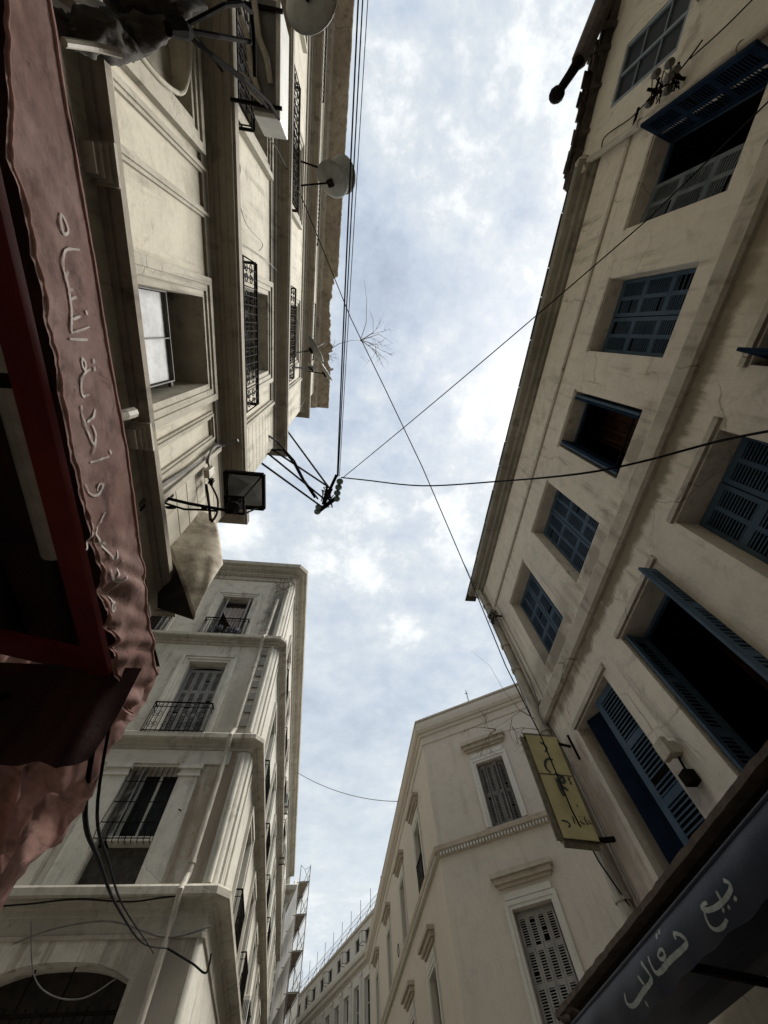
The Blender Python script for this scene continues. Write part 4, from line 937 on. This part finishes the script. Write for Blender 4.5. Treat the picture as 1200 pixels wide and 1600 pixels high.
TPT = [([(1018, 238), (1048, 246), (1064, 270), (1040, 320), (1000, 365), (960, 385), (925, 385), (912, 370), (930, 350), (945, 350)], 1), ([(930, 385), (940, 430), (958, 470), (985, 485), (1015, 470), (1034, 430)], .8), ([(985, 290), (1012, 335)], .8),
 ([(1070, 322), (1082, 336)], 1.2), ([(1016, 380), (1026, 390)], 1), ([(1040, 366), (1050, 376)], 1),
 ([(765, 498), (800, 502), (842, 542), (800, 590), (740, 640), (700, 690), (680, 700), (660, 660), (636, 612)], 1.1), ([(690, 600), (700, 575), (722, 585), (728, 615), (712, 632), (692, 618), (690, 600)], .8), ([(765, 498), (782, 530)], .8),
 ([(664, 520), (672, 508)], 1), ([(674, 498), (682, 488)], 1),
 ([(612, 650), (655, 700), (664, 735), (620, 790), (580, 845), (556, 862), (534, 845), (524, 795)], 1.05), ([(596, 708), (630, 752)], .8), ([(624, 842), (634, 852)], 1.2), ([(602, 640), (618, 655)], .8)]
tx = MB()
for st, k in TPT: ribbon(tx, [hx(*cr(a, c), XT) for a, c in st], .024*k, (-1, 0, 0), onto=on_tarp)
tx.build('lettering', MLET, TP, recalc=False)
f = MB(); f.bar((XT+.1, 1, 2.6), (XT+.1, 6.2, 2.6), .04)
for yy in (1.6, 3.6, 5.6): f.bar((XT+.1, yy, 2.62), (3.95, yy-.4, 2.2), .04)
f.build('frame', MIRON, TP)
SCN = thing('sheet_canopy', 'dark corrugated sheet canopy with ragged brown edge above the blue awning', 'canopy', (3.2, 3.5, 2.9))
f = MB(); rows = []
for i in range(60):
    y = .8+4.95*i/59; r_ = random.uniform(-.006, .006)
    rows.append([Vector((2.42+r_, y, 2.885)), Vector((2.42+r_, y, 2.925+random.uniform(-.004, .004))), Vector((2.55, y, 2.95)), Vector((4.0, y, 3.1)), Vector((4.0, y, 3.02)), Vector((2.5, y, 2.87))])
f.grid(rows, True); f.face(rows[-1]); f.build('sheet', MRUST, SCN)
f = MB(); rows = []
for i in range(30):
    y = 5.2+.9*i/29; t = i/29
    rows.append([Vector((2.42+.05*math.sin(i*1.3)+(q-.5)*.25+.1*t, y, 2.80-.16*t+.03*math.sin(i*2.1+q*5)-.05*q)) for q in (0, .25, .5, .75, 1)])
f.grid(rows); f.build('torn_flap', MRUST, SCN, recalc=False, thick=.02)
# awning shop dark behind: shop front below
f = MB(); f.box(3.93, 3.99, 1.6, 6.1, 0.2, 2.4); solo(f, 'shop_shutter', simple('dull_brown_roller_shutter', (.07, .065, .05), (.10, .09, .075), .7, scale=2), 'dull brown roller shutter in shade under the blue awning', 'shutter')

# ---- yellow projecting sign
SG = thing('shop_sign', 'faded yellow projecting shop sign with dark Arabic lettering on the beige corner', 'sign', (3.8, 5.8, 4.35))
YS = 5.8; P = lambda px, py: hy(px, py, YS)
co = [P(820, 1148), P(868, 1152), P(937, 1315), P(881, 1309)]
b = MB(); back = [c+Vector((0, .13, 0)) for c in co]
b.face(co); b.face(back[::-1])
b.build('panel', MYEL, SG, recalc=False)
b = MB()
for i in range(4):
    j = (i+1) % 4; b.bar(co[i]+Vector((0, .065, 0)), co[j]+Vector((0, .065, 0)), .03, .15)
m0, m1 = co[0].lerp(co[3], .43), co[1].lerp(co[2], .43); b.bar(m0+Vector((0, -.004, 0)), m1+Vector((0, -.004, 0)), .02, .008)
b.build('casing', MYELB, SG)
b = MB(); b.bar(P(868, 1157)+Vector((0, .06, 0)), Vector((4.0, 5.78, 5.66)), .03); b.bar(P(935, 1310)+Vector((0, .06, 0)), Vector((4.0, 5.85, 4.4)), .05); b.bar(Vector((3.99, 5.7, 5.4)), Vector((3.99, 5.7, 5.8)), .03); b.build('bracket', MIRON, SG)
cs = lambda X, Y: (800+X/7.275, 1120+Y/7.275)
SGT = [([(315, 290), (375, 325), (398, 365), (375, 405)], 1.2), ([(465, 492), (405, 475), (370, 515), (382, 590), (440, 640)], 1.3), ([(480, 650), (550, 665), (600, 720), (585, 755), (545, 740), (540, 700), (570, 690)], 1.6), ([(500, 700), (545, 800), (590, 905)], 2), ([(640, 690), (652, 730)], 1.1), ([(662, 735), (672, 775)], 1.1), ([(565, 785), (640, 845)], 1.4),
 ([(560, 1180), (630, 1190), (665, 1240), (640, 1258)], .8), ([(765, 1130), (772, 1142)], .7), ([(775, 1180), (790, 1212), (830, 1222)], .7), ([(815, 1130), (850, 1222), (872, 1220)], .7), ([(868, 1175), (885, 1215), (905, 1218)], .7), ([(688, 1130), (712, 1222)], .7), ([(735, 1000), (745, 1030)], .6)]
tx = MB()
for st, k in SGT: ribbon(tx, [P(*cs(a, c)) for a, c in st], .03*k, (0, -1, 0), onto=lambda p: Vector((p.x, YS-.006, p.z)))
tx.build('lettering', MSLET, SG, recalc=False)

# ---- street lantern on its scrolled bracket
def lantern(c, size, h, label, wall, scale=1.0, tilt=0):
    t = thing('street_lantern', label, 'lamp', c, 'wall lanterns on scrolled brackets')
    cx_, cy_, cz = c; s = size/2; b = MB(); k = .45*s
    top = [Vector((cx_+i*s, cy_+j*s, cz+h)) for i, j in ((-1, -1), (1, -1), (1, 1), (-1, 1))]
    bot = [Vector((cx_+i*k, cy_+j*k, cz)) for i, j in ((-1, -1), (1, -1), (1, 1), (-1, 1))]
    for i in range(4):
        j = (i+1) % 4; b.bar(top[i], top[j], .035*scale, .05*scale); b.bar(bot[i], bot[j], .02*scale); b.bar(bot[i], top[i]*.86+Vector((cx_, cy_, cz+h))*.14, .016*scale)
    b.build('cage', MIRON, t)
    b = MB(); ap = Vector((cx_, cy_, cz+h+.22*scale))
    for i in range(4): b.face([top[i], top[(i+1) % 4], ap])
    b.build('lamp_roof', MLAMP, t, recalc=False)
    b = MB(); b.tube([(cx_, cy_, cz-.16*scale), (cx_, cy_, cz-.08*scale), (cx_, cy_, cz-.02*scale), (cx_, cy_, cz+.05*scale)], [.03*scale, .075*scale, .06*scale, .085*scale], 10); b.build('lamp_base', MIRON, t)
    return t
LZ = 5.55
ln = lantern((-1.175, 1.86, LZ), .43, .42, 'black square street lantern on scrolled bracket at the cream building corner', -1.9)
b = MB(); J = Vector((-1.175, 1.88, LZ-.12))
b.tube([J, (-1.6, 1.84, LZ-.1), (-1.88, 1.80, LZ-.08)], .017, 8)
b.tube([J+Vector((-.15, 0, -.02)), (-1.45, 1.84, LZ-.22), (-1.6, 1.84, LZ-.24), (-1.85, 1.82, LZ-.16)], .011, 6)
b.tube(spiral((-1.42, 1.84, LZ-.17), (1, 0, 0), (0, .25, 1), .045, .012, 0, 1.5), .009, 6); b.tube(spiral((-1.72, 1.82, LZ-.27), (-1, 0, 0), (0, .25, 1), .06, .012, 0, 1.5), .009, 6)
b.fb(FA, 1.74, 1.86, .035, .06, LZ-.4, LZ+.1); b.build('bracket', MIRON, ln)
IRB = thing('iron_bracket', 'black three-pronged iron bracket near the top left corner, close to the camera', 'bracket', hx(280, 45, -1.12)[:])
b = MB(); J = hx(280, 45, -1.12); b.tube([J, hx(230, 40, -1.35), hx(160, 30, -1.6), hx(100, 10, -1.85)], .03, 8)
b.tube([hx(262, 45, -1.14), hx(285, 45, -1.1), hx(296, 52, -1.08)], [.03, .045, .03], 9); b.build('arm', MIRON, IRB)
for pl, r_ in (([J, hx(320, 24, -1.02), hx(350, 8, -.95), hx(378, 6, -.9), hx(393, 20, -.88), hx(397, 60, -.88), hx(398, 120, -.90)], .013), ([J, hx(340, 56, -1.0), hx(396, 66, -.9)], .014), ([J, hx(330, 85, -1.02), hx(380, 122, -.92), hx(420, 160, -.86), hx(436, 186, -.84)], .012), ([J, hx(335, 92, -1.02), hx(385, 130, -.92), hx(418, 168, -.86)], .009)):
    MB().tube(pl, r_, 7).build('prong', MIRON, IRB)
AN = thing('air_conditioner', 'white air conditioner with curling grey pipes seen from below, top left', 'air conditioner', (-1.35, -2.0, 7.5))
MB().box(-1.37, -1.08, -2.95, -2.02, 7.5, 8.05).build('casing', MAC, AN, bevel=.015)
MB().box(-1.36, -1.13, -2.93, -2.06, 7.488, 7.499).build('base_plate', MGREYD, AN)
for pl in ([(-1.33, -2.9, 7.42), (-1.28, -2.6, 7.38), (-1.2, -2.45, 7.4), (-1.18, -2.3, 7.48)], [(-1.30, -2.2, 7.44), (-1.36, -2.35, 7.4), (-1.40, -2.6, 7.42), (-1.5, -2.8, 7.6)], [(-1.25, -2.12, 7.45), (-1.36, -2.18, 7.4), (-1.45, -2.3, 7.45), (-1.6, -2.4, 7.7)]): MB().tube(pl, .03, 9).build('pipe', MPVC, AN)
b = MB(); b.bar((-1.6, -2.1, 7.46), (-1.05, -2.1, 7.46), .03); b.bar((-1.6, -2.85, 7.46), (-1.05, -2.85, 7.46), .03); b.build('bracket', MIRON, AN)
SOOT = simple('sooty_brown_cloth', (.035, .03, .024), (.075, .066, .055), .95, scale=9, bump=.004)
BC = thing('bundled_cloth', 'sooty brown bundle of cloth tied over a beam on the lantern arm, top left', 'cloth', hx(175, 60, -1.35)[:])
def lumpy(path, rad, n=22, seed=0.0):
    P = smooth_path(path); rows = []
    for i, p in enumerate(P):
        tt = (P[min(i+1, len(P)-1)]-P[max(i-1, 0)]).normalized(); a = tt.cross(Z).normalized(); c = tt.cross(a)
        u_1 = i/(len(P)-1)*(len(rad)-1); k0 = min(int(u_1), len(rad)-2); rr = rad[k0]+(rad[k0+1]-rad[k0])*(u_1-k0)
        rows.append([p + (a*math.cos(2*math.pi*k/n)+c*math.sin(2*math.pi*k/n))*rr*(1+.55*mnoise.noise(Vector((math.cos(2*math.pi*k/n)*1.4, math.sin(2*math.pi*k/n)*1.4, i*.45+seed)))+.35*mnoise.noise(Vector((math.cos(2*math.pi*k/n)*4, math.sin(2*math.pi*k/n)*4, i*1.1+seed)))) for k in range(n)])
    f = MB(); f.grid(rows, True); f.face(rows[0]); f.face(rows[-1]); return f
lumpy([hx(60, 5, -1.6), hx(110, 50, -1.5), hx(160, 52, -1.42), hx(205, 60, -1.35), hx(262, 42, -1.15)], [.03, .05, .075, .085, .075, .035]).build('wrapping', SOOT, BC, smooth=True, recalc=False)
lumpy([hx(150, -40, -1.5), hx(200, 0, -1.38), hx(260, 10, -1.2), hx(318, 12, -1.1)], [.05, .09, .085, .03], seed=5.).build('wrapping', SOOT, BC, smooth=True, recalc=False)
MB().tube(smooth_path([hx(100, 66, -1.45), hx(150, 74, -1.4), hx(188, 84, -1.33)]), .018, 8).build('beam', MPVC, BC)
MB().tube([hx(50, -30, -1.7), hx(110, 10, -1.6), hx(160, 22, -1.55)], .05, 9).build('beam', MPIPE, BC)

# ---- curved metal hood at the building corner
HD = thing('metal_hood', 'mottled curved metal hood fixed to the lower left building corner', 'hood', (-1.9, 2.5, 4.8))
lowc = [(256, 850), (266, 866), (277, 892), (288, 922), (296, 947), (303, 968)]; topc = [(315, 796), (329, 801), (338, 818), (343, 842), (346, 862), (348, 882)]
def spx(l): return [(q.x, q.y) for q in smooth_path([Vector((a_, b_, 0)) for a_, b_ in l])]
lw, tp2 = spx(lowc), spx(topc); f = MB(); rows = []
for i in range(len(lw)):
    q = i/(len(lw)-1); y = 2.38+.21*q; a, c = hy(*lw[i], y), hy(*tp2[i], y); rows.append([a.lerp(c, t) + Vector((0, -.05*math.sin(t*math.pi)*q+.02*mnoise.noise(Vector((t*3, q*3, 2))), 0)) for t in [k/16 for k in range(17)]])
f.grid(rows); f.build('sheet', MHOOD, HD, smooth=True, recalc=False, thick=.008)
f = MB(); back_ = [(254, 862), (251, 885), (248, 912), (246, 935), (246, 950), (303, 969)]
f.grid([[hy(px, py, 2.39+.042*i) for i, (px, py) in enumerate(lowc)], [hy(px, py, 2.72) if k < 5 else hy(px, py, 2.60) for k, (px, py) in enumerate(back_)]]); f.build('soffit', MDARK, HD, recalc=False)  # underside coloured near black to stand for the shade inside the hood

# ---- cables
def sagline(p, q, sag, n=24): p, q = Vector(p), Vector(q); return [p.lerp(q, i/n) - Z*sag*4*(i/n)*(1-i/n) for i in range(n+1)]
def cable(pts, r, label, mt=None, name='cable', cat='cable', group=None): return solo(MB().tube(smooth_path(pts), r, 6), name, mt or MCAB, label, cat, group)
IB = hz(513, 770, 10.6)      # insulator bracket position
IT = hz(527, 745, 10.75)
far = [hz(560, -5, 11.6), hz(567, -5, 11.8), hz(575, -5, 11.9)]
cable(sagline(IT, far[0], .25), .016, 'thick black overhead cable nearest the left eave, running up the picture', group='overhead cables along the street')
cable(sagline(IT+Vector((.02, 0, .04)), far[1], .22), .013, 'middle black overhead cable beside the left eave', group='overhead cables along the street')
cable(sagline(IT+Vector((.05, 0, .06)), far[2], .28), .008, 'thin overhead wire, right of the three along the eave', group='overhead cables along the street')
cable(sagline(hz(535, 747, 10.6), hx(1012, 343, 3.95), .12) + [hx(1240, 120, 3.93)], .009, 'thin black wire rising from insulators to the upper right shutters')
pts = [hz(533, 746, 10.55), hz(570, 750, 10.0), hz(660, 759, 9.2), hz(780, 752, 8.1), hx(900, 741, 2.9), hx(1000, 722, 3.5), hx(1120, 690, 3.85), hx(1210, 672, 3.9)]
cable(pts, .014, 'twisted black cable crossing from insulators to right edge of the photo')
cable([hx(260, -10, -1.7), hx(345, 108, -1.7), hx(432, 232, -1.68), hx(470, 305, -1.62)] + [hz(548, 497, 12.0), hz(600, 604, 10.4), hz(660, 730, 9.4), hz(735, 905, 8.4), hy(790, 1040, 5.2), hy(845, 1150, 5.55), hy(893, 1265, 5.7), hy(935, 1345, 6.0), hy(1000, 1440, 6.1)], .011, 'long black wire crossing the street diagonally down to the yellow sign')
cable([hy(720, 870, 6.0), hy(770, 975, 6.05), hy(830, 1118, 6.1)], .006, 'thin wire along the beige building corner beside the drainpipe')
cable(sagline(Vector((-1.5, 19.3, 13.7)), Vector((3.2, 17.3, 11.2)), .35), .012, 'thin sagging wire across the street between lower buildings', MCABG)
pts = [Vector((-.82, 1.40, 2.62)), hy(133, 1275, 1.75), hy(155, 1345, 2.6), hy(185, 1420, 4.4), hy(225, 1475, 7.5), hy(262, 1482, 9.75)]
cable(pts, .009, 'thick black cable hanging from the pink awning to the drainpipe'); cable([p_+Vector((.03, .02, .015)) for p_ in pts[:-1]]+[hy(240, 1490, 9.7)], .006, 'second black cable twisted beside the thick hanging one', MCAB)
cable([hy(262, 1482, 9.7), hy(300, 1505, 9.8), hy(322, 1520, 9.85), hy(330, 1490, 9.86)], .015, 'loose cable end curling on the pale building corner', MCAB)
cable([hy(0, 1416, 9.72), hy(50, 1412, 9.72), hy(120, 1405, 9.72), hy(200, 1409, 9.7), hy(250, 1403, 9.7), hy(284, 1399, 9.72)], .013, 'bundled black cable along the string course of the pale building')
cable([hy(20, 1475, 9.9), hy(90, 1450, 9.9), hy(175, 1440, 9.85), hy(260, 1465, 9.8), hy(330, 1447, 9.9)], .012, 'thin wire drooping across the pale frieze above the arch', MCABG)
cable([hy(48, 1440, 9.9), hy(52, 1520, 9.9), hy(80, 1555, 9.8), hy(130, 1560, 9.8), hy(180, 1530, 9.8)], .009, 'pale thin wire looping in front of the dark arch', MCABG)
# cable bundle along the left wall, below the first string course
for k, (zz, r) in enumerate(((4.78, .022), (4.70, .016), (4.62, .014), (4.55, .02))):
    pts = [Vector((-1.86+.015*k+.0, -6+.5*i, zz + .03*math.sin(i*1.7+k) - .02*math.sin(i*.9))) for i in range(17)]
    if k == 3: pts = pts[:-1] + [Vector((-1.8, 2.2, 4.6)), Vector((-1.75, 2.6, 4.4))]
    cable(pts, r, ('uppermost', 'second', 'third', 'lowest')[k]+' black cable of the bundle along the left wall', MCAB if k != 2 else MCABG, group='cables along the left wall')
pts = [hx(372, 688, -1.62), hx(345, 697, -1.84), hx(300, 728, -1.86), hx(240, 768, -1.86), hx(218, 790, -1.86)]
cable(pts, .024, 'fat grey cable running up beside the rusticated corner', MCABG)
cable([p_+Vector((.0, .05, .0)) for p_ in pts[1:]], .012, 'black cable beside the fat grey one at the corner', MCAB)
cable([hx(330, 735, -1.84), hx(325, 720, -1.8), hx(333, 700, -1.82), hx(348, 695, -1.84)], .014, 'short grey cable looping into the junction box', MCABG)
cable([hx(322, 757, -1.8), hx(326, 785, -1.72), hx(329, 812, -1.6)], .02, 'black cable dropping from the junction box to the metal hood'); cable([hx(330, 758, -1.8), hx(340, 780, -1.68), hx(339, 802, -1.55), hx(330, 816, -1.6)], .014, 'thin black cable loop beside the lantern bracket')
cable([hx(360, 230, -1.7), hx(375, 260, -1.65), hx(372, 300, -1.66), hx(385, 350, -1.7), hx(410, 380, -1.72), hx(405, 392, -1.72)], .006, 'thin curling wire on the left wall above the balcony', MCABG)
cable([hx(357, 372, -1.8), hx(385, 385, -1.85), hx(420, 410, -1.85), hx(447, 440, -1.7), hx(452, 448, -1.58)], .008, 'pale wire draped between the two balcony rows', MCABG)
cable([hx(455, 640, -1.6)]+[hx(470, 635, -1.55), hx(478, 620, -1.5)], .006, 'short loose wire under the satellite dishes', MCABG)
jb = thing('junction_box', 'pale broken junction box with tangled wires on the rusticated corner', 'electrical box', hx(325, 745, -1.82)[:])
p_ = hx(322, 738, -1.82); MB().obox(p_-Vector((0, .06, .09)), (.07, 0, 0), (0, .11, 0), (0, 0, .2)).build('case', MPVC, jb, bevel=.01)
f = MB()
for k in range(14):
    q = hx(330, 752, -1.78); f.tube([q+Vector((random.uniform(-.03, .03), random.uniform(-.05, .05), random.uniform(-.05, .05))) for _ in range(4)], .008, 5)
f.build('tangled_wires', MCAB, jb)
ub = MB(); p_ = hx(190, 645, -1.84); ub.tube([p_+Vector((-.02, 0, -.25)), p_+Vector((.05, 0, -.05)), p_+Vector((.06, 0, .06))], .045, 9); solo(ub, 'cable_duct', MPVC, 'short pale duct with cable knot on the left wall beside the awning', 'duct')

# ---- insulator bracket on struts
BK = thing('insulator_bracket', 'black power-line bracket with green glass insulators held out on struts', 'bracket', IB[:])
f = MB(); ends = [hx(409, 724, -1.86), hx(418, 708, -1.86), hx(425, 702, -1.86), hx(448, 672, -1.86)]; hubs = [hz(503, 792, 10.5), hz(507, 780, 10.55), hz(512, 760, 10.6), hz(514, 762, 10.65)]
for a, c in zip(ends, hubs): f.bar(a, c, .035)
f.bar(hz(496, 800, 10.5), hz(525, 778, 10.5), .09, .06); f.bar(hz(505, 788, 10.55), hz(526, 742, 10.7), .07, .06); f.bar(hz(504, 788, 10.5), hz(512, 758, 10.6), .05); f.build('struts', MIRON, BK)
for (px, py) in ((496, 799), (498, 792), (526, 779), (527, 770), (529, 761), (531, 752)):
    c = hz(px, py, 10.5); f = MB(); f.tube([c-Z*.06, c-Z*.02, c+Z*.02, c+Z*.07], [.05, .085, .06, .03], 10); f.build('insulator', MGRN, BK)
f = MB()
for k in range(10): f.tube([hz(500+random.uniform(0, 22), 760+random.uniform(0, 35), 10.5) for _ in range(4)], .014, 5)
a = hx(420, 681, -1.86); f.tube([a, hz(433, 690, 11.0), hz(460, 720, 10.8), hz(475, 750, 10.6), hz(497, 780, 10.5)], .022, 6); f.tube([hx(424, 703, -1.86), hz(442, 703, 10.9), hz(458, 722, 10.75), hz(470, 745, 10.6), hz(492, 778, 10.5)], .022, 6)
f.build('wiring', MCAB, BK)

# ---- satellite dishes
def dish(c, axis, r, arm_to, label, down=None):
    c = Vector(c); ax = Vector(axis).normalized(); t = thing('satellite_dish', label, 'satellite dish', c, 'satellite dishes on the left facade'); e = ax.orthogonal().normalized(); g_ = ax.cross(e)
    b = MB(); rows = []
    for i in range(9):
        q = r*i/8+.0005; rows.append([c + (e*math.cos(a)+g_*math.sin(a))*q + ax*(.28*q*q/r) for a in [2*math.pi*k/28 for k in range(28)]])
    b.grid(rows, True); b.build('reflector', MDISH, t, smooth=True, recalc=False, thick=.012)
    b = MB(); b.bar(c-ax*.01, Vector(arm_to), .03); b.obox(c-ax*.06-e*.07-g_*.07, ax*.05, e*.14, g_*.14); b.build('mount', MIRON, t)
    dn = (Vector((0, 0, -1)) - ax*Vector((0, 0, -1)).dot(ax)).normalized()
    b = MB(); tip = c+ax*r*.95+dn*r*.35; b.tube([c+dn*r*.97+ax*.25*r, tip], .011, 6); b.tube([tip, tip-ax*.1+(-dn)*.02], .032, 8); b.build('feed_arm', MDISH, t)
    return t
dish(hz(517, 285, 12.9), (.25, -.55, .50), .38, hx(470, 290, -1.6), 'larger grey satellite dish seen from behind, upper left facade')
dish(hz(532, 274, 13.3), (.5, -.35, .6), .37, hx(470, 252, -1.6), 'pale satellite dish partly behind the larger grey one')
dish(hz(482, -8, 9.6), (.25, .2, .85), .38, hx(450, -20, -1.6), 'big grey dish cut by the top edge of the photo')
dish(hz(487, 547, 14.2), (.75, -.5, .25), .44, hx(459, 552, -1.6), 'satellite dish over the third balcony, above the small one')
dish(hz(508, 584, 15.2), (.9, -.7, .1), .33, hx(482, 580, -1.6), 'small satellite dish nearest the left eave corner')
dish(hz(492, 576, 14.6)-Vector((.1, 0, 0)), (.6, -.8, .2), .2, hx(457, 574, -1.6), 'tiny pale dish between the two dishes by the eave')

# ---- air conditioners on the far street facade
def ac(c, label):
    t = thing('air_conditioner', label, 'air conditioner', c, 'air conditioners on the pale building'); x, y, z = c
    MB().box(x, x+.32, y, y+.75, z, z+.55).build('casing', MAC, t, bevel=.015)
    b = MB(); b.tube(spiral((x+.33, y+.3, z+.28), (0, 1, 0), (0, 0, 1), .2, .2, 0, 1, 16), .01, 5)
    for k in range(8): b.box(x+.322, x+.334, y+.06, y+.56, z+.07+k*.055, z+.085+k*.055)
    for k in range(6): b.box(x+.06+k*.045, x+.075+k*.045, y-.012, y-.002, z+.1, z+.45)
    b.build('fan_grille', MIRON, t)
    b = MB(); b.bar((x-.1, y+.1, z-.02), (x+.36, y+.1, z-.02), .03); b.bar((x-.1, y+.65, z-.02), (x+.36, y+.65, z-.02), .03); b.build('bracket', MIRON, t)
ac((-1.82, 20.2, 12.6), 'white air conditioner, upper one on the grazing street facade'); ac((-1.82, 23.2, 12.0), 'white air conditioner just below the upper one'); ac((-1.82, 17.3, 5.6), 'white air conditioner low on the street facade at the bottom edge')

# ---- small fixtures on the beige building
fl = thing('wall_lamp', 'broken grey wall lamp between the lower blue shutters', 'lamp', (3.95, 3.93, 4.2))
MB().fb(FR, 3.86, 3.98, 0, .12, 4.28, 4.42).fb(FR, 3.83, 4.01, .12, .2, 4.25, 4.45).build('lamp_head', MPVC, fl, bevel=.01)
b = MB().fb(FR, 3.90, 4.02, 0, .13, 4.0, 4.12); b.tube([FR.P(3.95, .02, 4.3), FR.P(3.95, .05, 4.15), FR.P(3.95, .1, 4.05)], .015, 6); b.build('lamp_arm', MIRON, fl)
def spool(name, px, py, x, label, n=4):
    t = thing(name, label, 'insulator', hx(px, py, x)[:]); c0 = hx(px, py, x)
    f = MB(); f.bar(c0+Vector((.2, 0, 0)), c0+Vector((-.12, 0, 0)), .03); f.bar(c0+Vector((0, -.14, 0)), c0+Vector((0, .14, 0)), .025)
    for k in range(6): f.tube([c0+Vector((random.uniform(-.12, .1), random.uniform(-.15, .15), random.uniform(-.15, .12))) for _ in range(4)], .008, 5)
    f.build('bracket', MIRON, t)
    f = MB()
    for k in range(n):
        a = c0+Vector((-.1+.07*(k % 2), -.13+.26*k/(n-1), random.uniform(-.06, .06))); f.tube([a-Z*.06, a-Z*.01, a+Z*.05], [.045, .055, .035], 9)
    f.build('spools', simple('dusty_porcelain', (.06, .055, .045), (.12, .11, .095), .5), t)
spool('line_insulator', 772, 962, 3.8, 'dark line insulators on the drainpipe at the beige corner', 4)
spool('line_insulator', 1054, 120, 3.85, 'cluster of dark insulators under the grid window, upper right', 4)
spool('line_insulator', 1024, 142, 3.85, 'small insulator pair left of the larger cluster, upper right', 2)
cable([hx(1098, 62, 3.93), hx(1060, 112, 3.88), hx(1010, 160, 3.95), hx(985, 185, 3.96), hx(945, 214, 3.96), hx(940, 240, 3.96)], .010, 'dark wire wandering across the upper right wall')
cable([hx(1180, -5, 3.93), hx(1130, 45, 3.95), hx(1078, 92, 3.93)], .008, 'straight thin wire to the insulator cluster, upper right')
cable([hx(998, 168, 3.95), hx(990, 195, 3.95), hx(985, 212, 3.95)], .02, 'short thick cable joining the upper right drainpipe')
cable([hx(1045, 385, 3.7)]+[hx(1200, 150, 3.9)], .001, 'hairline wire near the blue shutters') if False else None
# antennas on roofs
for (p_, h_, lb) in (((-1.75, 10.4, 16.4), .9, 'short black rod antenna on the pale corner building roof'), ((5.1, 11.9, 11.4), .7, 'small antenna on the rosy cream parapet')):
    f = MB(); f.tube([p_, (p_[0]+.02, p_[1], p_[2]+h_)], .014, 6); f.bar((p_[0]-.06, p_[1], p_[2]+h_*.8), (p_[0]+.06, p_[1], p_[2]+h_*.8), .015); solo(f, 'antenna', MIRON, lb, 'antenna')

# ---- plants
def branch(mb, p, d, l, r, lvl, tips, gravity=0.0):
    n_ = 6; pts = [Vector(p)]; d = Vector(d).normalized()
    for i in range(n_):
        d = (d + Vector((random.gauss(0, .13), random.gauss(0, .13), random.gauss(0, .13)-gravity))).normalized(); pts.append(pts[-1]+d*l/n_)
    mb.tube(pts, [max(r*(1-.75*i/n_), .0025) for i in range(n_+1)], 5)
    if lvl:
        for k in range(random.randint(3, 5)):
            i = random.randint(2, n_); nd = (d + Vector((random.gauss(0, .6), random.gauss(0, .6), random.gauss(0, .5)))).normalized()
            branch(mb, pts[i], nd, l*random.uniform(.45, .7), r*.5, lvl-1, tips, gravity)
    tips.append(pts[-1])
def plant(name, label, base, dirs, l, r, lvl, leaves=0, gravity=0.0, seed=1, extra=None):
    random.seed(seed); t = thing(name, label, 'plant', Vector(base)[:]); b = MB(); tips = []
    for d in dirs: branch(b, base, d, l, r, lvl, tips, gravity)
    for pl in (extra or []): b.tube(pl, [r*(.8-.65*i/(len(pl)-1)) for i in range(len(pl))], 6)
    b.build('stems', MTWIG, t, recalc=False)
    if leaves:
        b = MB()
        for k in range(leaves):
            c = random.choice(tips)+Vector((random.gauss(0, .06), random.gauss(0, .06), random.gauss(0, .06))); a = Vector((random.gauss(0, 1), random.gauss(0, 1), random.gauss(0, 1))).normalized()*.03; e = a.orthogonal()*.6
            b.face([c-a, c+e*.5, c+a, c-e*.5])
        b.build('leaves', MLEAF, t, recalc=False)
ez = 20.9
E0 = hz(517, 545, ez); E1 = hz(563, 532, 21.3)
m_ = [E0, hz(530, 537, 21.0), hz(548, 532, 21.2), E1]
random.seed(3)
plant('bare_sapling', 'leafless branching sapling growing out of the left eave', E1, [(.9, .0, .3), (.8, .35, .2), (.6, -.3, .3)], 1.2, .022, 2, seed=12,
      extra=[m_, [E1, hz(572, 505, 21.6), hz(573, 470, 22.0), hz(569, 437, 22.3)], [E1, hz(583, 520, 21.8), hz(583, 500, 22.0), hz(577, 483, 22.2)], [E1, hz(592, 522, 21.7), hz(614, 537, 21.8)], [E0, hz(522, 538, 21.0), hz(524, 530, 21.1)]])
SC_ = hy(838, 1125, 6.15)
b1 = [SC_, hy(815, 1110, 6.1), hy(795, 1124, 6.1), hy(768, 1141, 6.2)]; b2_ = [hy(842, 1140, 6.1), hy(815, 1137, 6.0), hy(790, 1142, 6.0), hy(765, 1150, 6.1)]
plant('dry_shrub', 'dry arching shrub on the beige corner drainpipe above the yellow sign', hy(775, 1140, 6.15), [(-.8, 0, .1), (-.7, .1, -.3)], .42, .008, 2, seed=5, leaves=0, extra=[b1, b2_, [SC_, hy(812, 1110, 6.1), hy(788, 1080, 6.2), hy(765, 1040, 6.3), hy(735, 1016, 6.4)], [hy(800, 1122, 6.1), hy(796, 1145, 6.1), hy(805, 1165, 6.1)]])
plant('dry_shrub', 'small drooping weed left of the yellow sign', hy(800, 1135, 6.15), [(.2, 0, -.9), (.35, 0, -.6)], .35, .005, 2, leaves=50, seed=8)
plant('weed', 'dark tuft of weeds at the top of the pale building drainpipe', Vector((-2.15, 9.85, 14.9)), [(random.uniform(-1, 1), -.5, random.uniform(-.6, .9)) for _ in range(12)], .34, .006, 2, leaves=260, seed=9)
plant('weed', 'sparse stalks beside the sapling on the eave', hz(516, 556, 20.95), [(.8, .2, .3), (.6, -.5, .5), (.4, .7, .5)], .35, .01, 1, seed=4)
